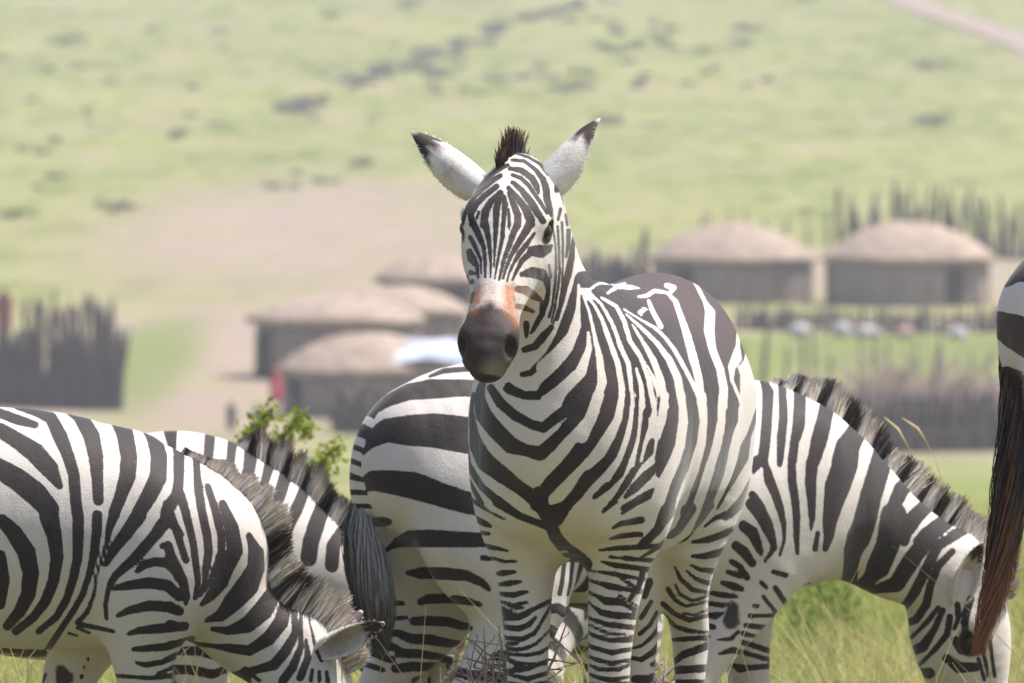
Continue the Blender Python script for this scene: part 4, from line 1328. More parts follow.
# two seed heads standing up behind the right grazing zebra
def seed_stalk(u0, v0, u1, v1, d, label):
    b = at(u0 + (u0 - u1) * .3, d); P = [np.array((0, 0, 0.)), np.array(pt(u0, v0, d)) - b, np.array(pt((u0 + u1) / 2 + 2, (v0 + v1) / 2 - 2, d)) - b, np.array(pt(u1, v1, d)) - b]
    st = [(P[0], .0012, .0012, Y), (P[1] * .5, .0012, .0012, Y), (P[1], .0014, .0014, Y), (P[2], .0042, .0042, Y), (P[3], .0015, .0015, Y)]
    sw = Sweep(st, 26); T = np.gradient(sw.C, axis=0); V = []
    for i in range(26):
        t = T[i] / np.linalg.norm(T[i]); l = np.cross(t, (0.1, 1, .2)); l /= np.linalg.norm(l); bb = np.cross(t, l)
        for q in range(6): V.append(sw.C[i] + (l * math.cos(q * math.pi / 3) + bb * math.sin(q * math.pi / 3)) * sw.A[i] * (1 + .25 * ((i + q) % 2)))
    F = [(i * 6 + q, i * 6 + (q + 1) % 6, (i + 1) * 6 + (q + 1) % 6, (i + 1) * 6 + q) for i in range(25) for q in range(6)]
    tag(mesh_obj('grass_stalk', V, F, STRAW, loc=b), label, 'grass stalk')
STRAW = simple_mat('straw seed head', (.48, .36, .20), (.58, .46, .28), 30)
seed_stalk(908, 447, 884, 417, 30.2, 'straw coloured grass seed head on the left above the right grazing zebra neck')
seed_stalk(926, 441, 902, 418, 30.6, 'straw coloured grass seed head on the right above the right grazing zebra neck')

# ------------------------------------------------------------------ the air
hm = bpy.data.materials.new('haze'); hm.use_nodes = True
hn = hm.node_tree; hn.nodes.clear()
ho = hn.nodes.new('ShaderNodeOutputMaterial'); hv = hn.nodes.new('ShaderNodeVolumePrincipled')
hv.inputs['Color'].default_value = (.93, .93, .96, 1); hv.inputs['Density'].default_value = HAZE; hv.inputs['Anisotropy'].default_value = .2
hn.links.new(hv.outputs[0], ho.inputs['Volume'])
bv = np.array([(x, y, z) for z in (-16, 66) for y in (-90, 1520) for x in (-760, 760)], float)
hz = mesh_obj('haze', bv, [(0, 2, 3, 1), (4, 5, 7, 6), (0, 1, 5, 4), (2, 6, 7, 3), (0, 4, 6, 2), (1, 3, 7, 5)], hm, smooth=False)
tag(hz, kind='stuff')
# ------------------------------------------------------------------ the six zebras
def graze(poll, hd, hup, mid1, mid2, end, lat=Y):
    neck = [((.34, 0, 1.02), .22, .15, Y), ((.46, 0, .97), .21, .145, Y), (mid1, .155, .115, Y), (mid2, .13, .09, lat), (end, .105, .078, lat)]
    return dict(neck=neck, hf=head_frame(poll, hd, hup))

ZEB = {}
# 1 the zebra that stands facing us
fl, fr = limb(FORE, ys=.9, dy=-.04), limb(FORE, ys=.9, mirror=True)
hl = limb(HIND, ys=.9, dy=-.085); hr = limb(HIND, ys=.9, dx=.15, dy=.06, mirror=True)
ang = math.radians(-3)
pol = np.array((.74, -.07, 1.52))
hd = np.array((math.cos(-ang) * .70, math.sin(-ang) * .70, -.71))
ZEB['main'] = dict(loc=(.241, .035), rz=math.radians(-103), legs=[fl, fr, hl, hr],
    neck=[((.36, 0, 1.04), .22, .17, Y), ((.50, 0, 1.07), .20, .15, Y), ((.60, -.02, 1.20), .16, .108, Y), ((.67, -.04, 1.36), .13, .085, Y), ((.73, -.05, 1.47), .105, .078, Y)],
    hf=head_frame(pol, hd, (.71 * math.cos(ang), -.71 * math.sin(ang) + .05, .70)), h=.006,
    masses=[((-.47, .085, .93), (.20, .095, .22)), ((-.47, -.095, .93), (.20, .095, .22)), ((.46, .15, .94), (.13, .08, .23)), ((.46, -.15, .94), (.13, .08, .23)), ((.60, .085, .88), (.085, .085, .13)), ((.60, -.085, .88), (.085, .085, .13)), ((.36, 0, 1.21), (.20, .06, .075))])
# 2 the grazing zebra behind it (rump left, head right)
HR = lambda a, b, c: (a * math.cos(-.576) - b * math.sin(-.576), a * math.sin(-.576) + b * math.cos(-.576), c)     # world direction -> its frame
d = graze((.975, -.07, .75), HR(.10, 0, -.99), HR(.92, -.38, .09), (.66, 0, .905), (.80, -.02, .815), (.93, -.055, .755))
d.update(loc=(.282, 2.6), rz=math.radians(33), legs=[[((.42, .10, .95), .16, .09), ((.43, .13, .80), .115, .08), ((.44, .13, .68), .082, .064), ((.44, .125, .57), .060, .052), ((.445, .12, .47), .052, .047), ((.44, .12, .42), .046, .043), ((.43, .12, .34), .034, .031), ((.43, .12, .20), .030, .028), ((.435, .12, .14), .038, .035), ((.46, .12, .075), .032, .030)],
    [((.36, -.10, .95), .17, .09), ((.31, -.135, .81), .12, .085), ((.22, -.135, .67), .082, .062), ((.15, -.13, .57), .058, .050), ((.09, -.125, .47), .05, .046), ((.07, -.125, .42), .046, .043), ((.04, -.125, .34), .034, .031), ((-.01, -.125, .20), .030, .028), ((-.03, -.125, .14), .038, .035), ((-.01, -.125, .075), .032, .030)],
    limb(HIND, dx=-.05), limb(HIND, dx=.05, mirror=True)], h=.007, scale=1.0, hs=1.06, trunk=[(np.array(q[0]) * (1 - .06 * (q[0][0] > .3), 1, 1) - (0, 0, .02 * smoothstep(q[0][0], .0, .4)), q[1] - .06 * smoothstep(q[0][0], .05, .4) * (q[1] > .15), *q[2:]) for q in TRUNK], masses=[((-.47, .105, .93), (.20, .095, .22)), ((-.47, -.105, .93), (.20, .095, .22)), ((.42, .14, .96), (.12, .08, .20)), ((.42, -.14, .96), (.12, .08, .20))])
ZEB['graze_right'] = d
d = graze((.845, -.01, .69), (.16, 0, -.98), (.97, -.10, .16), (.53, 0, .915), (.70, 0, .735), (.805, 0, .66))
d['neck'] = [((.34, 0, 1.02), .22, .15, Y), ((.44, 0, .96), .175, .135, Y), ((.53, 0, .90), .128, .115, Y), ((.69, 0, .735), .112, .09, Y), ((.805, 0, .66), .10, .078, Y)]
d['neck_k'] = .06
d.update(loc=(-1.247, 1.0), rz=0.0, legs=[limb(FORE, dx=-.20), limb(FORE, dx=.01, mirror=True), limb(HIND, dx=-.05), limb(HIND, dx=.05, mirror=True)], h=.007, scale=.93, trunk=[(c + np.array((0, 0, .03 * math.exp(-((c[0] - .02) / .28) ** 2) - .03 * (c[0] > .35))), a * (.86 if c[0] > .35 else 1), b, l) for c, a, b, l in [(np.array(q[0]) * (1 - .05 * (q[0][0] > .5), 1, 1), *q[1:]) for q in TRUNK]],
    masses=[((-.47, .105, .93), (.20, .095, .22)), ((-.47, -.105, .93), (.20, .095, .22)), ((.44, .15, .92), (.13, .08, .22)), ((.44, -.15, .92), (.13, .08, .22)), ((.54, .085, .86), (.085, .085, .12)), ((.54, -.085, .86), (.085, .085, .12))])
ZEB['graze_left'] = d
d = graze((1.02, 0, .60), (.25, 0, -.97), (.97, 0, .25), (.66, 0, .94), (.89, 0, .81), (1.0,0,.66))
d.update(loc=(-1.20, 3.5), rz=0.0, legs=[limb(FORE, dx=-.12), limb(FORE, dx=.03, mirror=True), limb(HIND, dx=-.05), limb(HIND, dx=.05, mirror=True)], h=.009, scale=.93)
ZEB['graze_mid'] = d
d = graze((1.05, 0, .62), (.25, 0, -.97), (.97, 0, .25), (.68, 0, .93), (.90, 0, .80), (1.02,0,.66))
d.update(loc=(1.885, .75), rz=0.0, legs=[limb(FORE, dx=-.12), limb(FORE, dx=.03, mirror=True), limb(HIND, dx=-.05), limb(HIND, dx=.05, mirror=True)], h=.009)
d['masses'] = [((-.50, .105, .90), (.20, .095, .24)), ((-.50, -.105, .90), (.20, .095, .24)), ((-.60, .085, .86), (.11, .08, .22)), ((-.60, -.085, .86), (.11, .08, .22))]
ZEB['edge'] = d
d = graze((.90, -.02, .52), (.35, 0, -.93), (.93, 0, .35), (.60, 0, .90), (.76, -.01, .70), (.86, -.02, .54))
d.update(loc=(.16, 6.3), rz=math.radians(-97), legs=[limb(FORE, dx=-.12), limb(FORE, dx=.03, mirror=True), limb(HIND, dx=-.05), limb(HIND, dx=.05, mirror=True)], h=.010, scale=.95)
ZEB['behind'] = d
STRIPES = {
 'main': '''
b 731,-94,1578,6 736,-115,1572,4 741,-134,1558,3 745,-151,1539,3
b 791,-75,1561,4 796,-92,1554,6 804,-111,1538,5 807,-128,1521,5 831,-134,1501,4 876,-134,1482,4 893,-140,1462,3
b 827,-82,1539,4 831,-102,1527,6 834,-122,1510,6 854,-134,1493,5 880,-140,1476,4 893,-146,1456,4 849,-161,1433,3
b 859,-83,1516,5 867,-105,1499,6 882,-122,1479,6 899,-131,1456,6 910,-124,1434,6
b 879,-70,1502,6 892,-87,1485,6 907,-97,1462,8 930,-95,1434,7
b 901,-113,1461,3 908,-116,1448,2
b 892,-70,1491,6 912,-71,1468,7 938,-66,1434,5
b 889,-60,1494,4 904,-54,1477,6 929,-51,1446,4 937,-51,1434,4
b 910,-45,1468,2 928,-39,1443,3 935,-38,1431,3
b 877,-50,1502,5 896,-37,1479,6 908,-25,1457,7 923,-22,1434,7
b 866,-55,1513,4 881,-31,1491,6 888,-12,1468,8 896,0,1445,9 900,1,1437,9
b 849,-50,1525,4 858,-28,1508,6 867,-5,1482,8 881,13,1459,7 883,25,1442,6
b 825,-56,1541,3 827,-35,1533,4 833,-17,1517,4 840,-3,1499,4 857,16,1479,4 867,30,1459,3
b 805,-66,1554,4 804,-40,1550,6 808,-16,1533,7 816,-4,1516,6 828,2,1502,3
b 765,-70,1572,3 762,-44,1570,3 772,-18,1552,4 778,1,1532,6 796,12,1510,7 824,20,1487,7 849,32,1468,6 851,37,1453,3
b 712,-73,1586,2 729,-43,1578,3 721,-18,1563,3 736,3,1542,4
b 733,20,1521,3 757,26,1506,4
b 766,37,1466,3 788,37,1444,2
b 715,37,1454,2 704,38,1431,2
b 908,-125,1439,7 935,-105,1413,6 960,-88,1388,4 982,-80,1360,3 1010,-73,1324,2
b 927,-93,1439,7 950,-81,1411,5 970,-72,1383,4 992,-65,1352,2 1013,-61,1324,1
b 913,-129,1407,4 946,-109,1385,4 975,-91,1360,2 997,-85,1332,1
b 925,-128,1376,6 944,-118,1362,9 976,-99,1346,4 997,-92,1323,2
b 951,-119,1332,5 980,-102,1330,2
b 885,-142,1322,3 885,-140,1308,4 973,-111,1313,5
b 1012,-99,1288,3 1011,-105,1272,4
b 935,-67,1439,5 953,-64,1411,4 977,-60,1374,2 997,-57,1346,1
b 934,-51,1439,4 954,-48,1408,4 972,-50,1380,3 992,-51,1352,2 1015,-51,1321,1
b 928,-39,1442,3 939,-37,1425,1
b 920,-22,1439,7 941,-28,1414,6 960,-33,1388,5 980,-38,1363,4 1000,-40,1338,3 1015,-41,1318,2
b 899,1,1439,9 921,-7,1416,7 946,-18,1391,6 970,-27,1366,4 992,-32,1341,3 1008,-34,1321,2
b 900,10,1416,2 927,-2,1391,5 950,-12,1374,5 970,-19,1354,3 992,-25,1332,2 1005,-26,1315,1
b 922,5,1374,6 950,-7,1357,5 972,-13,1337,3 992,-17,1318,2
b 913,8,1378,10 885,20,1377,13 855,29,1381,8 833,32,1388,3
b 957,-4,1329,5 915,9,1332,11 864,18,1327,11 810,16,1314,7 771,11,1291,4 766,6,1265,5 767,-1,1245,4
n 984,-8,1298,7 943,1,1294,10 800,-15,1280,9 778,-6,1271,5
n 1001,-4,1261,6 780,-37,1252,6 775,-22,1245,4
b 834,27,1346,2 786,20,1320,2
b 826,34,1427,1 806,35,1386,1 774,29,1342,2 757,23,1305,2 756,17,1259,2 759,10,1232,2
b 795,37,1429,2 781,37,1386,2 762,33,1357,2 747,31,1328,2 746,27,1293,2 751,21,1253,2 756,14,1221,1
b 760,39,1437,2 752,39,1400,2 742,37,1371,2 734,35,1342,1 735,34,1299,2 744,29,1253,2 754,16,1213,1
b 686,37,1419,4 704,40,1384,4 719,39,1362,2
b 686,48,1404,3 688,44,1361,6 712,42,1327,7 725,39,1304,6 736,34,1264,3 748,25,1227,3
b 676,53,1318,3 692,54,1292,7 710,51,1264,9
b 710,51,1263,9 729,43,1226,10 745,32,1189,10 757,14,1155,9 763,-8,1132,7 763,-29,1112,6 759,-49,1108,5
b 755,15,1211,5 762,-3,1189,8 764,-20,1169,7 760,-44,1162,6
b 771,-1,1264,5 768,-4,1238,5 768,-16,1218,5 766,-27,1199,3
b 768,-38,1218,6 764,-39,1192,4
b 717,97,1109,13 740,84,1069,17 759,56,1037,13 771,27,1015,11 774,1,994,10 772,-27,1001,9 758,-67,1020,10 734,-104,1046,10 699,-133,1076,8 1088,-51,1109,5
b 1079,-33,1109,9 749,-78,1075,10 764,-43,1063,8 768,-14,1063,9 766,12,1072,11 758,38,1092,12 743,62,1114,12
b 717,106,1087,9 737,92,1052,13 757,65,1012,13 768,40,981,11 771,14,955,13 768,-8,937,14 763,-43,945,12 749,-78,955,17 723,-116,985,17 674,-155,1017,17 613,-179,1055,11 622,-169,1087,7
b 679,125,1117,13 689,134,1073,18 709,127,1029,20 731,105,989,20 745,80,945,18 750,50,910,15 744,16,878,15 725,-11,851,13 706,-26,827,17
b 709,-26,832,16 715,-46,848,14 717,-67,863,13 708,-106,889,17 675,-150,914,19 610,-186,948,15 586,-198,978,9 563,-208,1022,4 556,-206,1058,4
b 648,159,1058,11 663,158,1025,13 672,155,992,15 686,147,966,17 694,137,940,19 712,109,909,17 717,83,878,14 711,59,846,12 701,34,823,10 691,0,809,12
b 618,175,1049,7 628,175,1004,7 642,170,976,8 655,165,947,8 667,156,921,9 675,147,894,10 688,122,864,8 695,96,841,4
b 527,-230,912,6 539,-216,896,6 622,-172,859,7 673,-128,834,8 681,-98,817,6
b 514,-230,874,4 541,-209,851,4 570,-184,821,5
b 511,-230,1029,3 512,-231,995,3 514,-232,962,3 514,-227,924,3 534,-217,886,3
b 591,192,1038,10 604,189,996,7 615,183,954,5 625,178,912,7 651,160,875,7 665,140,841,5 671,110,809,3
b 623,173,1050,4 629,174,1012,4
b 582,200,961,5 592,194,938,10 613,183,916,5
b 561,206,905,6 589,189,885,10 626,170,859,9 646,155,841,4
b 554,199,849,8 589,178,835,9 638,149,815,6
b 554,208,1052,3 563,209,1014,2
b 491,227,1056,11 513,228,1005,14 533,222,959,18 546,215,921,16 550,209,887,7
b 341,233,1051,11 339,237,1023,11 330,239,995,12 341,238,953,14 365,235,927,14 390,233,901,15 440,232,878,15 473,227,854,15 494,220,830,15 507,211,805,15
b 184,246,1047,13 196,250,1019,12 200,253,991,12 218,251,941,12 243,241,892,12 252,233,867,12 255,223,842,12 250,212,816,12 237,200,790,11
b 0,257,1041,12 34,262,1010,13 53,265,979,14 98,261,930,13 110,256,901,12 112,249,872,11 114,239,844,10 105,227,817,9 80,206,780,7 -1,169,734,7
b -526,205,996,5 -418,205,937,5 -372,199,893,15 -348,187,854,9 -331,171,815,4 -326,152,776,2
b -497,196,838,7 -471,188,818,7 -415,177,784,13 -376,161,758,9
B 643,60,1312,17 638,86,1314,18 632,112,1317,20 -246,-55,1299,19 -252,-28,1299,17 -188,38,1291,28 -170,70,1280,31 -182,96,1269,34 -214,136,1241,41 -260,164,1207,45 -308,182,1170,42
B 544,78,1284,20 458,87,1271,25 418,106,1259,30 127,88,1243,41 22,112,1241,55 7,137,1227,55 -24,158,1213,55 -49,178,1194,55 -96,194,1175,55 -166,212,1136,38
B 617,95,1241,20 604,110,1220,20 594,126,1200,20 590,153,1156,20 592,171,1111,20 592,181,1084,20 589,189,1058,20
B 522,119,1234,23 517,141,1212,25 514,163,1189,27 513,182,1167,29 504,198,1145,30 478,220,1099,30 482,225,1073,29 482,230,1046,27
B 361,158,1213,30 336,180,1185,34 284,196,1157,37 263,210,1129,34 236,223,1102,31 255,232,1075,30 265,238,1048,30
B 65,158,1206,41 95,180,1182,40 110,199,1159,39 114,215,1135,37 132,228,1108,34 140,239,1081,31 199,247,1033,24
B -77,212,1148,21 -50,229,1117,21 -42,243,1085,21 7,253,1057,21 38,260,1028,20
B 669,74,1246,10 669,83,1222,15 671,93,1197,20 666,108,1173,20 661,123,1148,20 671,127,1122,20 680,132,1096,20 690,134,1069,20 696,135,1043,20
B 648,79,1255,13 636,104,1210,13 635,119,1183,13 632,134,1157,13 635,147,1126,13 633,158,1094,13 642,160,1068,13 649,161,1041,13
B 708,83,1158,20 714,98,1114,20 728,92,1090,25 739,86,1066,30 752,70,1039,30
B 672,64,1277,4 688,71,1229,6 700,74,1193,10 726,69,1150,16 742,57,1128,18 754,43,1106,20 766,10,1075,20
W 613,71,1292,3 388,39,1299,3 382,66,1299,3 -122,-16,1288,3 323,62,1288,5 476,77,1279,3
W -184,67,1282,7 -191,80,1278,7 -135,87,1270,5
W 41,51,1262,3 3,61,1263,5 -76,62,1273,5 -105,84,1268,4 -68,111,1250,6 47,150,1214,7 134,182,1176,9 202,209,1132,10 236,230,1084,9 257,237,1057,9 269,241,1030,8
W 56,77,1253,4 172,112,1231,6 338,166,1203,6
W 483,115,1244,2 455,141,1224,2 397,165,1202,4 365,181,1181,4 347,200,1150,5 323,218,1109,5 295,231,1072,5 273,238,1049,7
W -438,74,1291,5 -286,132,1244,5 -243,153,1222,12 -73,187,1184,12 20,214,1146,9 43,237,1101,9 73,251,1061,10 107,258,1021,9
W -527,160,1175,5 -446,174,1143,5 -296,203,1119,13 -104,232,1102,9 -38,246,1076,4 -70,251,1048,4 -156,245,1018,4
W 501,124,1234,2 490,158,1202,4 481,188,1171,5 454,210,1134,8 434,224,1094,9 438,231,1062,9 432,235,1031,9
W 517,141,1212,2 531,167,1176,4 534,191,1136,7 532,208,1092,8 535,214,1063,8 534,219,1034,8
W 595,167,1118,3 597,179,1080,5 606,184,1036,6
W 577,86,1271,3 518,105,1252,4 537,127,1221,5 571,148,1177,5 568,171,1142,5 571,181,1117,5 571,190,1093,6 573,196,1064,6 572,202,1035,6
W 632,71,1285,2 598,90,1258,3 598,113,1218,4 607,125,1194,4 614,135,1169,5 615,154,1129,5 625,160,1099,5 631,165,1068,4 634,169,1037,4
W 661,66,1281,2 636,81,1259,3 628,97,1228,4 635,108,1203,5 641,118,1179,5 646,128,1155,6 648,138,1130,6 654,144,1104,6 659,150,1077,7 673,151,1038,6
W 668,65,1277,2 664,78,1242,3 676,92,1193,4 687,106,1144,7 697,111,1118,8 704,116,1092,10 719,111,1065,9 730,104,1039,9
W 674,57,1300,3 694,60,1255,4 711,61,1211,9 734,48,1181,12 754,25,1150,14 763,-4,1124,14
W 689,81,1198,3 699,86,1167,6 718,81,1141,9 734,75,1114,12 756,48,1084,13 764,28,1067,13 769,6,1051,13
w 588,196,1011,2 588,197,988,5 604,189,954,4 616,182,916,3
w 719,111,1064,12 729,105,1039,12 737,98,1015,13 749,80,973,13
w 667,150,1059,6 684,147,1013,9 703,133,976,11 717,112,938,13 728,87,912,11
w 632,167,1058,3 646,167,1012,5 662,162,971,6 672,155,946,6 679,147,922,7 695,123,884,10
w 606,181,1053,5 616,181,1011,4 626,178,962,3 635,174,936,3 642,170,909,4
w 531,217,1057,9 551,215,1006,9 562,210,968,4
w 425,232,1054,8 434,237,1002,9 449,237,976,10 459,236,949,11 494,230,912,12 529,215,867,14 536,207,841,15 540,198,814,15
w 253,239,1049,11 262,246,997,9 273,246,970,9 278,244,943,10 293,238,915,11 300,231,886,11 310,219,853,12 310,206,820,12
w 100,254,1044,9 123,257,1017,9 139,260,989,9 158,259,963,10 171,256,936,10 190,251,907,10 199,243,879,10 200,231,844,10 186,217,808,11
w -95,251,1037,4 -338,212,994,9 -19,263,953,11 34,261,916,7 32,250,869,6 33,239,839,6 6,222,809,7
w -473,196,862,10 -401,184,817,11 -360,165,778,9
b 721,-19,847,17 706,-21,827,16 661,-9,783,11 607,-10,751,13 553,-2,725,13 476,8,699,17 463,21,685,17
b 703,39,827,11 666,8,788,10
b 673,-124,829,11 679,-99,814,9 676,-76,799,7 663,-36,783,7 649,-16,775,9
b 522,-227,832,4 557,-191,816,4 623,-151,803,2 656,-112,790,2
b 661,139,831,3 670,110,808,2
b 597,172,828,5 636,145,805,3
w 508,-42,713,2 524,-1,715,2
w 483,-48,703,3 444,-17,695,3
b 518,-218,788,6 543,-182,775,6 552,-168,770,3
b 496,-217,754,4 523,-187,753,4 533,-176,753,3
b 498,-202,726,5 495,-187,723,5 520,-160,720,4 522,-137,715,2
b 496,-185,698,3 492,-170,696,3 503,-148,691,3 509,-119,692,2
b 461,-191,660,3 457,-176,662,3 486,-156,665,6 499,-125,668,3
b 464,-184,637,3 461,-169,639,3 487,-144,642,6 494,-114,647,3
b 464,-181,619,4 470,-159,618,4 488,-132,617,6 487,-100,625,3
b 452,-183,605,3 471,-155,599,3 485,-132,594,4 485,-101,602,3
b 458,-178,595,2 471,-153,585,2 481,-139,580,2
b 464,-176,578,2 486,-124,587,2 486,-110,590,2
b 456,-179,578,4 472,-151,574,4 485,-120,569,6 481,-94,583,4 421,-49,609,4
b 465,-173,560,3 470,-151,563,3 485,-120,568,6 483,-101,576,5 480,-92,587,3
b 461,-174,548,5 467,-152,545,5 484,-120,543,6 481,-98,552,5 474,-85,568,3
b 461,-172,524,4 468,-150,522,4 485,-113,520,5 475,-87,533,4 466,-77,552,3 413,-56,604,3
b 463,-169,504,3 469,-148,507,3 484,-125,510,3
b 457,-171,493,3 473,-143,496,3 484,-109,499,4 473,-84,510,3 460,-73,523,2 418,-55,547,2
b 468,-165,487,2 477,-138,486,2 484,-105,485,3 466,-77,490,4 447,-68,497,3 433,-53,506,3
b 464,-165,483,4 469,-146,474,4 482,-125,466,5 483,-103,466,3 438,-53,464,3
b 462,-166,448,4 474,-139,451,4 482,-101,456,5 462,-74,467,4 435,-53,476,4
b 459,-167,446,3 476,-134,440,3 480,-102,433,5 447,-70,443,4 432,-54,448,4
b 462,-162,423,4 472,-135,421,4 477,-102,417,5 441,-71,423,4 437,-57,426,4
b 629,122,772,2 619,138,781,5 558,171,787,7
b 564,102,746,2 559,125,752,5 539,165,755,5
b 527,70,719,2 531,103,723,4 527,129,725,5 520,155,726,5 450,205,727,5
b 516,91,704,3 512,114,702,2
b 510,122,702,5 499,143,699,4 429,183,692,4
b 506,70,693,2 505,97,686,5 485,136,680,5 405,169,670,5
b 456,10,672,2 492,61,670,2 499,95,666,5 474,133,658,3 420,163,648,3
b 493,106,659,2 476,126,644,3 423,155,619,3
b 466,21,654,3 486,57,646,3 493,86,639,7 475,122,631,4 420,156,620,4
b 455,16,630,3 480,52,617,3 488,77,606,8 480,107,604,7 469,118,596,4 420,145,573,4
b 485,104,620,2 473,117,610,2 423,146,583,2
b 460,21,610,2 472,42,595,2 485,65,581,6 484,92,575,7 466,116,573,6 423,144,568,6
b 457,16,573,3 471,42,565,3 485,77,555,5 474,106,551,5 418,140,543,5
b 457,16,558,2 476,47,548,2 485,77,537,3 473,106,533,2 430,138,526,2
b 479,34,538,2 476,47,529,4 484,84,520,4 458,116,521,6 422,137,521,6
b 475,29,511,4 473,42,504,4 482,88,493,5 453,117,498,4 422,134,500,4
b 483,31,487,2 479,52,477,4 481,88,470,4 457,114,475,3 433,133,478,3
b 486,36,466,2 481,60,456,4 472,101,456,4 458,112,461,3 440,131,470,3
b 464,22,448,3 469,42,442,3 480,60,437,4 479,87,433,5 463,107,437,3 439,131,440,3
b 467,26,425,3 464,41,422,3 478,75,418,5 461,107,423,3 431,129,426,3
b 490,215,805,16 508,196,764,9 519,166,733,9
b 216,207,798,12 209,192,775,10 191,174,751,8 447,190,727,5 492,157,703,2
b 66,219,800,9 55,197,769,6 -300,89,714,4 -305,71,701,2
b -489,192,803,11 -444,180,784,11 -391,167,762,9 -335,146,756,4 -313,126,737,2
b -419,183,737,3 -412,154,718,7 -346,127,706,7 -316,97,701,3
b -430,163,685,5 -424,135,673,8 -358,117,668,7 -331,94,669,3
b -481,144,637,5 -474,113,629,6 -377,101,637,4 -345,87,648,2
b -478,132,607,3 -471,101,601,5 -389,90,615,4 -355,75,634,2
b -339,52,644,2 -365,59,615,4 -414,77,589,5 -491,93,580,3 -527,106,575,3
b -376,44,603,2 -408,49,578,3 -448,69,562,3 -509,89,570,2 -544,101,574,2
b -389,25,591,5 -423,34,565,4 -447,53,550,3 -458,104,560,2
b -468,45,533,2 -493,64,528,2 -501,95,540,2
b -424,5,557,5 -467,24,531,5 -496,51,516,5 -561,78,523,4 -565,93,527,4
b -512,-6,521,4 -515,14,501,4 -521,41,491,5 -541,62,488,3 -593,90,482,3
b -534,2,468,3 -539,21,470,5 -541,49,472,5 -604,89,473,5
b -567,-10,408,5 -570,2,418,5 -551,27,435,8 -557,54,445,8 -599,87,458,8
b -573,-15,396,8 -564,8,398,8 -553,39,401,8 -595,83,403,8
b -563,-9,370,6 -560,13,370,6 -555,42,371,6 -586,80,370,6
b 452,152,673,5 445,142,642,5 466,124,608,4
b -316,-2,610,8 -311,-11,578,5 417,132,587,3 457,122,569,2
b -353,-6,564,4 -342,-26,529,5 453,121,550,3
b -415,-7,537,3 -394,-17,510,4 -377,-38,489,4 448,120,519,2
b -425,5,513,5 -418,-18,481,4 -397,-38,462,3 -394,-58,456,2
b -437,6,473,6 -430,-20,445,6 -406,-40,430,5 -401,-63,434,4
b -443,9,440,4 -435,-22,417,4
b -430,0,397,6 -423,-27,385,9 -403,-55,386,8
o 1025,-81,1298,10 1039,-87,1276,13
o 1055,-87,1258,10 1055,-85,1258,10
o 1014,-21,1298,14 1032,-15,1270,17
o 1043,-14,1259,18 1038,-3,1239,11 1033,2,1224,6
p 1036,-51,1296,13 1052,-49,1276,11
m 1071,-49,1256,21 1088,-43,1237,33 1105,-38,1214,47 1117,-34,1192,57 1124,-31,1175,54
m 1097,-98,1191,9 1118,-89,1172,7
m 1047,10,1199,10 1075,11,1180,13
g 1113,-27,1124,28 715,-117,1092,32''',
